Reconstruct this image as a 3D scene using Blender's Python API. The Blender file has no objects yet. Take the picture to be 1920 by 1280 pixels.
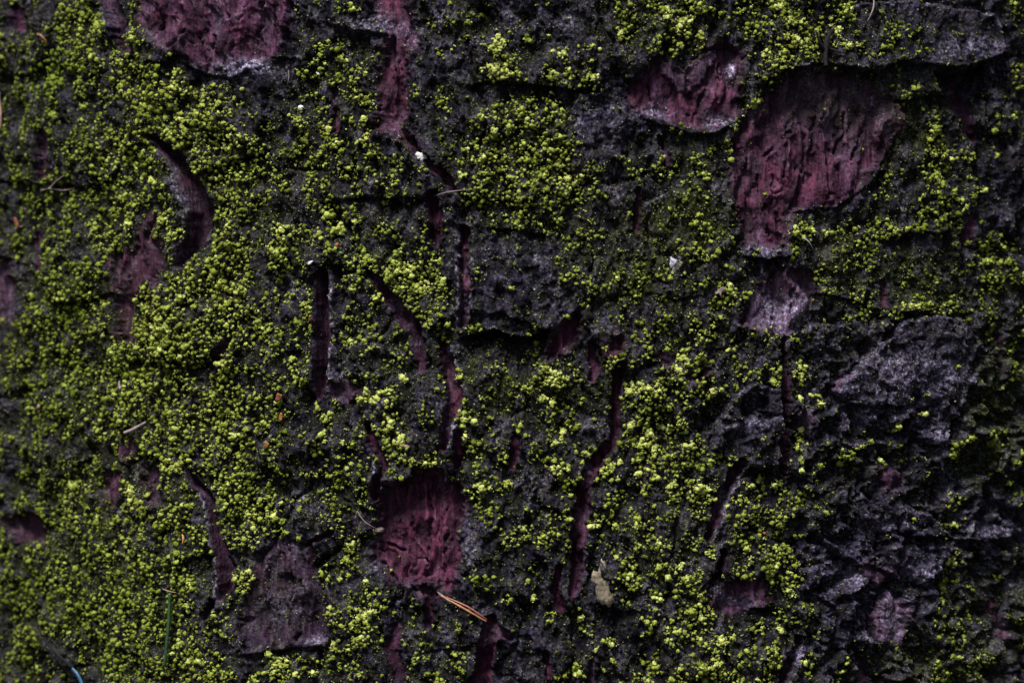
import bpy, math, random
import numpy as np
random.seed(7)
RNG = np.random.default_rng(11)
R_ = math.radians
scene = bpy.context.scene

# ------------------------------------------------------------------ camera, sky, sun, exposure
Z0 = 1.35                      # height of the framed bark above the forest floor
S = 0.36 / 1920                # metres of bark per photograph pixel
TR, TX = 0.30, 0.015           # trunk radius, trunk axis offset
cam_d = bpy.data.cameras.new('camera'); cam = bpy.data.objects.new('camera', cam_d)
scene.collection.objects.link(cam); scene.camera = cam
cam.location = (0, -1.0, Z0); cam.rotation_euler = (R_(90), 0, 0)
cam_d.lens = 100; cam_d.sensor_width = 36; cam_d.clip_start = 0.05; cam_d.clip_end = 500
cam_d.dof.use_dof = True; cam_d.dof.focus_distance = 1.012; cam_d.dof.aperture_fstop = 7.0

SUN_EL, SUN_AZ = 61, -27       # azimuth from the camera side, negative = from camera left
world = bpy.data.worlds.new('World'); scene.world = world; world.use_nodes = True
wn = world.node_tree.nodes; wl = world.node_tree.links
sky = wn.new('ShaderNodeTexSky'); sky.sky_type = 'NISHITA'; sky.sun_disc = False
sky.sun_elevation = R_(SUN_EL); sky.sun_rotation = R_(180 - SUN_AZ)
sky.air_density = 1.0; sky.dust_density = 3.0
wl.new(sky.outputs[0], wn['Background'].inputs[0]); wn['Background'].inputs[1].default_value = 0.05
sun_d = bpy.data.lights.new('sun', 'SUN'); sun = bpy.data.objects.new('sun', sun_d)
scene.collection.objects.link(sun)
sun_d.energy = 4.2; sun_d.angle = R_(18); sun_d.color = (1.0, 0.96, 0.92)
sun.rotation_euler = (R_(90 - SUN_EL), 0, R_(SUN_AZ)); sun.location = (-2, -4, 6)
vs = scene.view_settings
vs.view_transform = 'Standard'; vs.look = 'None'; vs.gamma = 1.0; vs.use_curve_mapping = False
vs.exposure = 1.08

# ------------------------------------------------------------------ noise helpers
_perm = RNG.permutation(512); _ang = RNG.random(512) * 2 * np.pi
_gx, _gy = np.cos(_ang), np.sin(_ang)
def pn(x, y, seed=0):
    xi = np.floor(x).astype(np.int64); yi = np.floor(y).astype(np.int64)
    xf = x - xi; yf = y - yi
    def g(ix, iy, fx, fy):
        h = _perm[(_perm[(ix + seed * 57) & 511] + iy) & 511]
        return _gx[h] * fx + _gy[h] * fy
    u = xf * xf * xf * (xf * (xf * 6 - 15) + 10); v = yf * yf * yf * (yf * (yf * 6 - 15) + 10)
    a = g(xi, yi, xf, yf); b = g(xi + 1, yi, xf - 1, yf)
    c = g(xi, yi + 1, xf, yf - 1); d = g(xi + 1, yi + 1, xf - 1, yf - 1)
    return 1.5 * ((a + u * (b - a)) + v * ((c + u * (d - c)) - (a + u * (b - a))))
def fbm(x, y, seed=0, o=4, gain=0.5):
    r = 0; a = 1.0; t = 0
    for i in range(o):
        r = r + a * pn(x, y, seed + i * 3); t += a; a *= gain; x = x * 2.03 + 7.1; y = y * 2.03 + 3.7
    return r / t
def ridged(x, y, seed=0, o=4):
    r = 0; a = 1.0; t = 0
    for i in range(o):
        r = r + a * (1 - 2.2 * np.abs(pn(x, y, seed + i * 3))); t += a; a *= 0.5; x = x * 2.03 + 5; y = y * 2.03 + 2
    return r / t
def sstep(a, b, x):
    t = np.clip((x - a) / (b - a), 0, 1); return t * t * (3 - 2 * t)
def seg_dist(px, py, ax, ay, bx, by):
    dx, dy = bx - ax, by - ay
    t = np.clip(((px - ax) * dx + (py - ay) * dy) / (dx * dx + dy * dy + 1e-9), 0, 1)
    return np.hypot(px - ax - t * dx, py - ay - t * dy), t
def poly_sd(px, py, poly):                      # signed distance, positive inside
    d = np.full(px.shape, 1e9); ins = np.zeros(px.shape, bool)
    n = len(poly)
    for i in range(n):
        (ax, ay), (bx, by) = poly[i], poly[(i + 1) % n]
        d = np.minimum(d, seg_dist(px, py, ax, ay, bx, by)[0])
        if ay != by:
            c = (ay > py) != (by > py)
            ins ^= c & (px < (bx - ax) * (py - ay) / (by - ay) + ax)
    return np.where(ins, d, -d)

# ------------------------------------------------------------------ the bark field, laid out in trunk coordinates (u along the girth, v downwards)
STEP = 2.55
us = np.arange(-130, 2051, STEP); vs_ = np.arange(-95, 1376, STEP)
U, V = np.meshgrid(us, vs_)
NY, NX = U.shape
def base_point(u, v):
    xf = (u - 960) * S; zf = -(v - 640) * S
    a = xf * xf + 1; b = -2 * (xf * TX + 1 + TR); c = TX * TX + (1 + TR) ** 2 - TR * TR
    t = (-b - np.sqrt(np.maximum(b * b - 4 * a * c, 1e-9))) / (2 * a)
    x = t * xf; y = -1 + t; z = Z0 + t * zf
    return np.stack([x, y, z], -1), np.stack([(x - TX) / TR, (y - TR) / TR, np.zeros_like(x)], -1)
WXL, WYL = 7 * fbm(U / 34, V / 34, 1, 3), 7 * fbm(U / 34, V / 34, 2, 3)
WX = 7 * fbm(U / 34, V / 34, 1, 3) + 3.0 * pn(U / 7, V / 7, 5)
WY = 7 * fbm(U / 34, V / 34, 2, 3) + 3.0 * pn(U / 7, V / 7, 6)
UW, VW = U + WX, V + WY
BASE, NRM = base_point(U, V)
H = np.zeros_like(U); RED = np.zeros_like(U); PALE = np.zeros_like(U); ALG = np.zeros_like(U)
NOMOSS = np.zeros_like(U); PURP = np.zeros_like(U); WEB = np.zeros_like(U)
LAB = np.zeros(U.shape, np.int32)
def win(u0, u1, v0, v1, m):
    i0 = int(np.clip((v0 - m - vs_[0]) / STEP, 0, NY)); i1 = int(np.clip((v1 + m - vs_[0]) / STEP + 1, 0, NY))
    j0 = int(np.clip((u0 - m - us[0]) / STEP, 0, NX)); j1 = int(np.clip((u1 + m - us[0]) / STEP + 1, 0, NX))
    return slice(i0, i1), slice(j0, j1)

# bark plates: seeds of the mosaic
seeds = [(60,60),(150,90),(250,60),(600,30),(640,130),(560,220),(830,60),(850,200),(980,60),(930,120),(1080,110),(1200,40),(1310,60),(1440,60),(1570,60),(1720,70),(1850,30),(1890,200),
 (60,260),(190,220),(320,200),(430,240),(700,320),(990,280),(1120,230),(1320,300),(1740,300),(1880,380),(1590,330),
 (60,420),(160,480),(290,360),(450,380),(560,420),(700,430),(780,500),(960,500),(1060,430),(1160,450),(1280,440),(1330,560),(1560,480),(1720,510),(1870,560),
 (60,640),(170,640),(330,600),(480,560),(540,560),(660,600),(720,700),(940,700),(1050,760),(1220,620),(1250,740),(1400,740),(1540,640),(1700,690),(1870,760),
 (100,830),(200,760),(320,760),(480,740),(560,840),(650,860),(780,800),(1000,860),(1230,850),(1400,820),(1440,960),(1560,880),(1680,930),(1800,900),(1890,960),
 (60,1000),(160,960),(300,960),(480,930),(600,980),(930,950),(990,1060),(1200,1000),(1290,1060),(1420,1060),(1560,1010),(1720,1060),(1860,1080),
 (80,1160),(220,1130),(340,1180),(500,1250),(650,1110),(820,1190),(700,1250),(1000,1180),(1130,1200),(1280,1200),(1400,1210),(1550,1200),(1700,1250),(1860,1220)]
for k in range(11):
    seeds += [(-120, -80 + k * 150 + random.uniform(-30, 30)), (2040, -80 + k * 150 + random.uniform(-30, 30))]
for k in range(13):
    seeds += [(k * 165 - 20 + random.uniform(-30, 30), -95), (k * 165 - 20 + random.uniform(-30, 30), 1370)]
PUW = U + 26 * fbm(U / 90, V / 90, 21, 4); PVW = V + 26 * fbm(U / 90, V / 90, 27, 4)
D1 = np.full(U.shape, 1e9); D2 = np.full(U.shape, 1e9)
for k, (a, b) in enumerate(seeds):
    d = np.hypot((PUW - a) * 1.15, (PVW - b) * 0.9)
    near = d < D1
    D2 = np.where(near, D1, np.minimum(D2, d)); D1 = np.where(near, d, D1); LAB = np.where(near, k, LAB)
sk = np.array(seeds); tilt = RNG.normal(0, 1, (len(seeds), 3))
off, tu, tv = tilt[LAB, 0] * 0.7, tilt[LAB, 1] * 0.006, np.abs(tilt[LAB, 2]) * 0.0035
du, dv = U - sk[LAB, 0], V - sk[LAB, 1]
edge = D2 - D1
H += off + np.clip(tu * du, -1.2, 1.2) + np.clip(tv * dv, -1.3, 1.3)
H -= 1.5 * np.exp(-(edge / 9) ** 2) * np.clip(0.5 + 1.6 * fbm(U / 60, V / 60, 40, 2), 0, 1.2)
# relief of the weathered outer bark
H += 2.6 * fbm(U / 210, V / 240, 41, 2)
rg = ridged(UW / 70, VW / 120, 43, 4)
H += 2.1 * rg
lam = fbm(UW / 46 + 0.3 * rg, VW / 80, 51, 4) * 7
H += 0.55 * (np.floor(lam) + sstep(0.72, 1.0, lam - np.floor(lam)))
rough = np.clip(.62 + 1.3 * fbm(U / 95, V / 110, 62, 2), .18, 1.2)
H += (1.35 * fbm(UW / 14, VW / 36, 61, 3) + 0.55 * pn(U / 6.2, V / 9, 66)) * rough
rg2 = ridged(UW / 26 + .5 * rg, VW / 74, 63, 3); H += 1.5 * rg2
crumb = np.abs(pn(UW / 11, VW / 17, 67)); H += 0.45 * rough * (.35 - crumb) * np.clip(.6 + fbm(U / 60, V / 60, 68, 2), 0, 1.3)
# crinkled overlapping scales on the bare right side
SCALY = np.clip(sstep(1440, 1560, U) * sstep(540, 640, V) + .8 * np.exp(-(((U - 1400) / 90) ** 2 + ((V - 790) / 60) ** 2)) + .6 * np.exp(-(((U - 970) / 90) ** 2 + ((V - 520) / 80) ** 2)) + .5 * np.exp(-(((U - 1130) / 90) ** 2 + ((V - 220) / 80) ** 2)), 0, 1)
cw = fbm(U / 60, V / 60, 181, 3)
sc_ = fbm(U / 74 + 1.5 * cw, V / 62 - 1.2 * cw, 183, 2) * 5.5
sf = sc_ - np.floor(sc_)
H += SCALY * (1.25 * (np.floor(sc_) + sstep(.80, 1.0, sf)) + .8 * ridged(U / 44 + cw, V / 40 + cw, 187, 2))
CREST = SCALY * np.exp(-((sf - .86) / .10) ** 2) * np.clip(.6 + 1.5 * fbm(U / 30, V / 30, 189, 2), 0, 1.2)
CREST = np.maximum(CREST, .6 * np.maximum(sstep(.38, .75, rg), sstep(.42, .8, rg2)) * np.clip(.4 + 1.6 * fbm(U / 40, V / 40, 191, 3), 0, 1))
FINE = H.copy()

# peeled patches: (polygon, depth mm, redness, purple-grey, lamina scale, label)
SC = [
 ([(256,-140),(262,0),(265,40),(285,70),(310,90),(345,105),(370,122),(400,133),(430,130),(470,118),(505,112),(530,90),(538,50),(545,0),(550,-140)], 1.6, .55, .6, 1.0, 'violet brown peeled dome with wavy upright flakes and a pale lower rim'),
 ([(690,-140),(700,0),(702,12),(730,75),(715,120),(710,170),(712,215),(690,250),(705,247),(725,240),(740,250),(780,290),(800,296),(775,262),(754,235),(765,215),(765,180),(765,100),(782,80),(780,60),(760,0),(750,-140)], -2.2, .85, .35, .5, 'long dark red strip tapering down to a white flake'),
 ([(1185,150),(1205,140),(1235,105),(1250,112),(1280,125),(1310,108),(1345,85),(1385,90),(1395,110),(1380,150),(1385,190),(1380,215),(1365,232),(1330,243),(1290,238),(1255,226),(1230,213),(1190,208),(1180,190)], -1.5, .75, .55, .8, 'red hollow with a grey violet tongue of bark lying in it'),
 ([(1385,225),(1440,170),(1480,142),(1560,135),(1620,150),(1690,200),(1700,240),(1660,290),(1620,330),(1600,360),(1560,385),(1520,388),(1480,400),(1470,415),(1470,455),(1440,468),(1405,463),(1395,440),(1380,400),(1370,340),(1370,290)], -.2, .62, .55, 1.0, 'large shield of peeled wine red bark with a narrow tail'),
 ([(725,905),(770,897),(795,880),(832,880),(835,905),(865,910),(872,960),(862,1010),(858,1060),(850,1100),(835,1112),(822,1088),(780,1090),(740,1090),(705,1050),(703,1000),(715,940)], -3.2, .95, .28, .6, 'deep crimson oval hollow with fine upright fibres'),
 ([(270,390),(298,400),(290,440),(310,450),(310,500),(298,512),(300,535),(285,545),(275,520),(262,540),(252,585),(256,640),(226,640),(222,580),(215,520),(200,480),(225,465),(250,470),(262,430)], -1.2, .6, .5, .8, 'ragged red patch hanging below the crescent hollow in thick moss'),
 ([(-60,480),(20,488),(30,540),(40,590),(35,605),(-60,600)], -1.0, .45, .5, .8, None),
 ([(228,818),(255,825),(258,850),(235,865),(222,850)], -1.0, .45, .45, .7, None),
 ([(190,880),(230,885),(232,930),(215,947),(194,935)], -1.2, .5, .4, .7, None),
 ([(268,872),(304,878),(302,945),(270,950)], -1.2, .3, .4, .7, None),
 ([(10,965),(70,958),(95,990),(90,1022),(50,1017),(15,990)], -1.2, .5, .45, .7, None),
 ([(1032,645),(1050,610),(1080,588),(1088,610),(1080,640),(1060,660),(1025,672)], -1.8, .9, .3, .6, None),
 ([(1130,640),(1165,628),(1163,660),(1146,668),(1130,658)], .6, .95, .35, .4, 'small bright red chip'),
 ([(1420,530),(1470,500),(1520,510),(1530,560),(1500,600),(1470,630),(1430,620),(1375,605),(1395,570)], -.6, .28, .95, 1.0, 'pale violet patch with two shiny grey ridges'),
 ([(480,1040),(520,1010),(580,1010),(590,1060),(605,1130),(612,1200),(580,1213),(520,1208),(470,1222),(450,1180),(462,1100)], -.2, .08, .34, 1.0, 'dull grey violet panel with a lifted lower rim'),
 ([(1640,1140),(1672,1108),(1697,1130),(1692,1180),(1682,1212),(1650,1202),(1634,1170)], .2, .25, .9, .8, 'pale violet scale with a dark slit along its side'),
 ([(1608,1062),(1645,1058),(1672,1075),(1649,1104),(1632,1092)], .9, .4, .7, .5, 'small wedge of violet bark between scales'),
 ([(1645,880),(1668,875),(1688,885),(1686,910),(1666,918),(1648,902)], 1.0, .4, .8, .7, None),
 ([(1495,770),(1520,765),(1522,800),(1500,805)], -.4, .3, .7, .6, None),
 ([(1240,660),(1270,670),(1262,692),(1235,688)], -.6, .4, .9, .6, None),
 ([(1285,700),(1325,690),(1318,712),(1288,722)], -.6, .5, .8, .6, None),
 ([(618,720),(650,712),(668,735),(655,755),(625,748)], -.2, .4, .85, .6, None),
 ([(1330,1115),(1380,1085),(1440,1080),(1440,1125),(1370,1150),(1325,1150)], -.5, .45, .75, .8, None),
 ([(770,1095),(830,1110),(825,1125),(775,1110)], -1, .55, .6, .5, None),
]
NSEED = len(seeds); names = {}
for k in range(NSEED): names[k] = ('bark_plate', None)
lid = NSEED
for poly, dep, red, pur, ls, lb in SC:
    p = np.array(poly); w = win(p[:,0].min(), p[:,0].max(), p[:,1].min(), p[:,1].max(), 40)
    sd = poly_sd(UW[w], VW[w], poly) + 9 * fbm(U[w] / 30, V[w] / 34, 170, 3) + 3 * pn(U[w] / 6, V[w] / 6, 173)
    m = sstep(-6, 9, sd)
    uu, vv = U[w] + 12 * pn(U[w] / 42, V[w] / 60, 201) + 4 * pn(U[w] / 15, V[w] / 24, 202), V[w] + 10 * pn(U[w] / 40, V[w] / 40, 203)
    lay = fbm(uu / (44 * ls) + 0.5 * pn(uu / 60, vv / 60, 70), vv / (150 * ls), 71, 2) * 7.0
    fl = np.floor(lay); fr = lay - fl
    hs = dep + 0.8 * (fl + sstep(0.86, 1.0, fr)) * ls + 0.35 * fr * ls
    hs += 0.16 * fbm(uu / 7, vv / 30, 75, 3) + 0.10 * pn(uu / 4, vv / 7, 77)
    ck = np.abs(fbm(uu / 34 + 3, vv / 150, 172, 2)); hs -= .8 * np.exp(-(ck / .014) ** 2)
    hs += 2.0 * sstep(0, 90, sd) * (1 if dep > 0 else -0.2) + 0.8 * fbm(U[w] / 70, V[w] / 90, 79, 2)
    H[w] = H[w] * (1 - m) + hs * m
    vary = fbm(U[w] / 40, V[w] / 70, 80, 3); mg = m; m = sstep(-13, 15, sd + 13 * fbm(U[w] / 11, V[w] / 15, 231, 3))
    RED[w] = np.maximum(RED[w] * (1 - m), m * np.clip(red + 0.45 * vary + 0.25 * (fr < 0.10), 0, 1))
    PURP[w] = np.maximum(PURP[w] * (1 - m), m * np.clip(pur - 0.35 * vary, 0, 1))
    NOMOSS[w] = np.maximum(NOMOSS[w], sstep(-2, 12, sd))
    LAB[w] = np.where(sd > 0, lid, LAB[w]); names[lid] = ('peeled_patch', lb); lid += 1
# the big shield: green grey film over its top, redder towards its tail
w = win(1370, 1700, 130, 470, 10)
f = np.exp(-(((U[w] - 1580) / 130) ** 2 + ((V[w] - 190) / 70) ** 2))
RED[w] *= 1 - .75 * f; ALG[w] = np.maximum(ALG[w], .45 * f)
f = np.exp(-(((U[w] - 1470) / 75) ** 2 + ((V[w] - 350) / 65) ** 2)) * NOMOSS[w]
RED[w] = np.clip(RED[w] + .35 * f, 0, 1)
# tongue lying in the red hollow
tongue = [(1238,110),(1282,128),(1312,110),(1340,88),(1345,105),(1332,130),(1318,150),(1304,168),(1290,176),(1270,168),(1255,155),(1240,140)]
w = win(1230, 1350, 80, 180, 20); sd = poly_sd(UW[w], VW[w], tongue); m = sstep(-1, 3, sd)
H[w] += 1.7 * m * (1 + .3 * pn(U[w] / 20, V[w] / 20, 3)); RED[w] *= 1 - .7 * m; PURP[w] = np.maximum(PURP[w], m)
LAB[w] = np.where(sd > 0, lid, LAB[w]); names[lid] = ('bark_flake', 'grey violet tongue lying in the red hollow'); lid += 1

# thin cracks and flake edges across the peeled patches
CR = [[(393,-80),(393,0),(392,38),(396,62),(385,100),(388,118)],[(455,40),(470,10),(474,-60)],[(330,36),(345,66),(356,62)],[(315,97),(345,72),(362,58)],[(362,60),(350,102)],[(430,-40),(430,10),(440,36)],[(456,60),(445,95),(424,122)],[(500,-60),(500,0),(486,70),(495,104)],[(520,10),(515,62)],[(300,10),(308,50),(300,75)],[(410,70),(404,104)],[(468,70),(462,104)],
 [(1552,148),(1548,190),(1545,224)],[(1585,212),(1590,250),(1575,272),(1568,300)],[(1480,200),(1475,260),(1468,332)],[(1510,250),(1508,310),(1500,362)],[(1560,270),(1555,320),(1550,372)],[(1438,292),(1465,262),(1482,248)],[(1690,222),(1680,260),(1650,312)],[(1640,250),(1655,278)],[(1420,330),(1430,390),(1440,442)],[(1400,300),(1395,350),(1405,424)],[(1450,330),(1445,382)],[(1500,332),(1485,392)],[(1610,200),(1616,250),(1600,300)],[(1530,220),(1526,280)],[(1455,400),(1460,450)],
 [(770,900),(772,960),(768,1030),(760,1082)],[(800,905),(805,980),(800,1062)],[(835,905),(838,990),(830,1082)],[(725,1020),(755,1032)],[(714,1055),(742,1088)],[(745,930),(748,1000)],[(820,960),(822,1020)],
 [(735,70),(738,140),(732,210)],[(750,90),(748,180)],[(1320,170),(1310,215)],[(1350,120),(1345,190)],[(1215,160),(1225,195)],[(545,1030),(552,1100),(545,1190)],[(570,1040),(572,1120),(562,1200)],[(505,1050),(500,1120)],[(1455,520),(1450,600)],[(1490,520),(1480,610)],[(245,440),(240,520)],[(280,420),(270,480)]]
for pts in CR:
    p = np.array(pts); w = win(p[:,0].min(), p[:,0].max(), p[:,1].min(), p[:,1].max(), 25)
    uu, vv = U[w] + 5 * pn(U[w] / 14, V[w] / 18, 221) + 1.5 * pn(U[w] / 5, V[w] / 6, 222), V[w]
    best = np.full(uu.shape, 1e9)
    for i in range(len(pts) - 1): best = np.minimum(best, seg_dist(uu, vv, *pts[i], *pts[i + 1])[0])
    k = np.clip(.7 + 1.2 * fbm(U[w] / 30, V[w] / 30, 223, 2), .1, 1.2)
    H[w] += k * (-1.5 * np.exp(-(best / 2.3) ** 2) + .75 * np.exp(-((best - 5.5) / 4.0) ** 2))

# fissures: (points, half widths, depth mm, redness)
FI = [
 ([(195,-140),(205,0),(228,45),(242,98)], [13,13,15,6], 3.2, .45),
 ([(283,257),(330,298),(362,345),(377,395),(368,445),(342,492)], [6,17,21,23,20,13], 8.0, .42),
 ([(606,515),(607,600),(605,680),(600,742)], [11,14,13,8], 7.0, .42),
 ([(695,515),(738,568),(768,608),(784,640),(790,692)], [7,14,17,12,9], 3.2, .45),
 ([(808,368),(820,408),(816,442),(822,470)], [12,13,8,4], 3.4, .7),
 ([(795,296),(830,328),(852,352)], [6,9,6], 2.8, .6),
 ([(872,430),(870,500),(876,545),(866,612)], [7,9,10,7], 4.8, .8),
 ([(832,648),(844,700),(856,740),(842,790),(834,840)], [10,12,14,11,7], 3.6, .85),
 ([(858,812),(857,872)], [8,7], 4.5, .9),
 ([(692,798),(704,832),(721,868),(714,892),(704,935)], [6,9,10,9,6], 4.2, .6),
 ([(1157,698),(1155,760),(1150,832)], [8,9,9], 4.2, .7),
 ([(1140,832),(1116,868),(1100,895),(1094,932),(1085,1000),(1082,1080),(1074,1112)], [9,11,12,13,14,12,6], 4.4, .7),
 ([(1048,1062),(1040,1105),(1052,1138)], [5,12,7], 3.0, .9),
 ([(1388,868),(1360,915),(1345,960),(1328,1010)], [9,10,10,6], 5.0, .55),
 ([(1356,1032),(1350,1060),(1334,1092)], [8,9,6], 4.2, .6),
 ([(1470,635),(1467,720),(1470,780),(1472,850),(1468,885)], [6,8,10,9,7], 4.2, .5),
 ([(352,868),(366,905),(394,932),(405,990),(421,1050),(428,1092),(415,1122)], [6,9,9,11,14,13,6], 6.0, .4),
 ([(400,1128),(384,1158)], [8,6], 4.5, .35),
 ([(925,1165),(912,1205),(905,1280),(905,1430)], [12,17,15,15], 4.4, .85),
 ([(918,1172),(960,1192)], [12,8], 2.5, .75),
 ([(798,1102),(806,1150),(802,1172)], [7,8,4], 3.6, .75),
 ([(748,1168),(736,1215),(752,1275),(760,1430)], [9,12,12,10], 1.8, .5),
 ([(1494,1195),(1477,1240),(1460,1290),(1440,1430)], [6,9,9,9], 5.0, .35),
 ([(1790,148),(1804,205),(1822,262)], [16,14,6], 3.5, .6),
 ([(1238,258),(1252,305)], [6,6], 2.4, .6),
 ([(628,165),(632,242)], [5,6], 2.6, .6),
 ([(1868,630),(1870,690)], [6,6], 2.0, .8),
 ([(1106,650),(1116,690),(1108,712)], [8,9,6], 2.4, .85),
 ([(966,818),(962,872)], [9,8], 1.5, .8),
 ([(1606,1215),(1620,1245),(1626,1275),(1630,1430)], [7,10,9,9], 4.5, .4),
 ([(1655,528),(1653,572)], [6,6], 1.8, .8),
 ([(1197,358),(1196,430)], [5,6], 1.8, .6),
 ([(1860,1130),(1868,1170),(1880,1212)], [12,14,10], 1.0, .65),
 ([(1816,405),(1810,455)], [9,10], 1.0, .75),
 ([(85,250),(88,330)], [7,8], 1.2, .5),
 ([(70,440),(72,510)], [8,8], 1.2, .5),
 ([(40,20),(48,52)], [10,9], .8, .45),
 ([(430,640),(400,690)], [7,6], 2.0, .5),
 ([(620,1000),(575,1022)], [7,4], 2.0, .55),
 ([(1690,1025),(1687,1082)], [3,3], 2.6, .2),
 ([(1025,1225),(1030,1280)], [6,6], 1.8, .7),
 ([(1110,1240),(1100,1300)], [6,6], 1.6, .55),
 ([(1585,700),(1560,735)], [4,3], 1.5, .4),
]
def blur0(F): return np.full_like(F, F.mean())
RIM = {1: -1, 13: 1, 16: -1, 22: 1, 2: 1, 6: -1, 7: 1}
for fi_, (pts, ws, dep, red) in enumerate(FI):
    p = np.array(pts); w = win(p[:,0].min(), p[:,0].max(), p[:,1].min(), p[:,1].max(), 45)
    uu, vv = (U[w] + .75 * WX[w], V[w] + .75 * WY[w]) if dep < 5.5 else (U[w] + .6 * WXL[w], V[w] + .6 * WYL[w])
    best = np.full(uu.shape, 1e9)
    for i in range(len(pts) - 1):
        d, t = seg_dist(uu, vv, *pts[i], *pts[i + 1])
        best = np.minimum(best, d - (ws[i] + t * (ws[i + 1] - ws[i])))
    best = best + (5.5 if dep < 5.5 else 2.0) * fbm(U[w] / 24, V[w] / 30, 175, 3); sd = -best
    m = sstep(-2.5, 3.5, sd)
    fib = 0.3 * fbm(uu / 5, vv / 34, 90, 3) + .12 * pn(uu / 3.5, vv / 6, 93)
    fib = fib * (1 if dep < 5.5 else .35)
    hs = (FINE[w] * .45 - dep * np.clip(.85 + .9 * fbm(U[w] / 40, V[w] / 60, 177, 2), .4, 1.3)) if dep < 5.5 else blur0(FINE[w]) * .6 - dep * sstep(-2, 12, sd) + fib * (1 + .2 * dep) + .5 * fbm(uu / 20, vv / 50, 95, 2)
    H[w] += 0.9 * np.exp(-np.maximum(best, 0) / 7) * (best > -2) * min(dep, 3) / 3      # raised lips
    H[w] = H[w] * (1 - m) + hs * m
    if fi_ in RIM:
        mid_ = np.interp(V[w], p[:, 1], p[:, 0]); q_ = (V[w] > p[0, 1]) & (V[w] < p[-1, 1]) & ((U[w] - mid_) * RIM[fi_] > 0)
        PALE[w] += q_ * .95 * np.exp(-((best - 4.0) / 2.6) ** 2) * np.clip(.7 + 1.2 * fbm(U[w] / 20, V[w] / 30, 205, 2), .1, 1.3)
    vary = fbm(U[w] / 18, V[w] / 40, 97, 2)
    RED[w] = np.maximum(RED[w], m * np.clip(red + .4 * vary, 0, 1)); PURP[w] = np.maximum(PURP[w], m * np.clip(.18 - .5 * vary, 0, 1))
    NOMOSS[w] = np.maximum(NOMOSS[w], sstep(-3, 1, sd))
    LAB[w] = np.where(sd > 0, lid, LAB[w]); names[lid] = ('fissure', None); lid += 1

# plates that stand proud with their own outline: (polygon, rise mm, how bare, label)
PR = [
 ([(1560,730),(1600,690),(1640,650),(1690,600),(1750,590),(1800,600),(1832,650),(1815,700),(1800,750),(1780,785),(1770,815),(1752,838),(1722,826),(1704,800),(1695,775),(1672,812),(1655,770),(1624,802),(1598,770)], 3.2, .85, 'slate grey plate with a toothed lower edge'),
 ([(1340,790),(1370,740),(1410,715),(1455,730),(1465,790),(1460,850),(1455,890),(1420,872),(1370,865),(1335,840)], 1.6, .4, 'dark grey glossy plate left of a dark red slit'),
 ([(1570,10),(1700,0),(1860,30),(1880,92),(1845,115),(1790,131),(1730,124),(1680,116),(1620,135),(1560,125)], 1.4, .2, 'mossy plate with a lifted pale rim'),
 ([(1640,1040),(1680,1020),(1765,1022),(1760,1070),(1720,1095),(1690,1090),(1645,1060)], 1.5, .8, None),
 ([(1500,1070),(1560,1050),(1590,1058),(1570,1085),(1530,1106),(1497,1106)], 1.3, .8, None),
 ([(1520,1115),(1560,1100),(1600,1080),(1610,1095),(1580,1118),(1560,1137),(1545,1122)], 1.4, .8, None),
 ([(1690,940),(1740,965),(1785,1000),(1740,1006),(1680,1000)], 1.5, .7, None),
 ([(1810,975),(1860,960),(1915,985),(1912,1000),(1860,1012),(1800,1008)], 1.8, .8, None),
 ([(885,470),(950,440),(1030,450),(1050,520),(1060,570),(1030,612),(1000,630),(960,630),(930,616),(895,622),(880,560)], .5, .25, 'dark plate above a black hollow'),
 ([(1205,380),(1260,358),(1365,365),(1370,455),(1320,480),(1230,470)], .9, .1, 'green filmed plate'),
 ([(1640,450),(1785,440),(1795,560),(1745,580),(1665,582),(1645,530)], -1.0, .1, 'sunken green filmed panel'),
 ([(1545,1140),(1600,1125),(1625,1150),(1620,1200),(1570,1215),(1545,1180)], 1.2, .6, None),
 ([(1640,700),(1560,650),(1540,620),(1600,600),(1650,610)], .9, .4, None),
 ([(640,650),(700,640),(760,660),(755,690),(700,715),(650,700)], .9, .2, None),
 ([(1080,180),(1170,170),(1185,240),(1150,280),(1090,270),(1070,220)], .3, .5, None),
]
for poly, rise, bare, lb in PR:
    p = np.array(poly); w = win(p[:,0].min(), p[:,0].max(), p[:,1].min(), p[:,1].max(), 30)
    sd = poly_sd(U[w] + .6 * WX[w], V[w] + .6 * WY[w], poly) + 4 * fbm(U[w] / 22, V[w] / 22, 211, 2)
    m = sstep(-1.5, 3.5, sd); inn = sstep(0, 14, sd) * (.8 if bare > .7 else .35); H[w] -= (1.5 if rise > 1.1 else 0) * np.exp(np.minimum(sd, 0) / 12) * (sd < 0) * sstep(-25, 5, sd * 0 + V[w] - p[:, 1].min())
    lowf = 1.5 * fbm(U[w] / 46, V[w] / 60, 213, 3) + .25 * H[w] + .75 * np.mean(H[w]) + .9 * ridged(U[w] / 30, V[w] / 44, 214, 2)
    H[w] = H[w] * (1 - inn) + lowf * inn + rise * m * (1 + .25 * fbm(U[w] / 60, V[w] / 60, 215, 2))
    NOMOSS[w] = np.maximum(NOMOSS[w], bare * sstep(-2, 6, sd))
    PALE[w] += .45 * np.exp(-((sd - 3) / 3.5) ** 2) * np.clip(.3 + 1.8 * fbm(U[w] / 24, V[w] / 24, 217, 2), 0, 1.2) * (rise > 0)
    LAB[w] = np.where((sd > 0) & (LAB[w] < NSEED), lid, LAB[w]); names[lid] = ('bark_plate', lb); lid += 1

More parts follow.
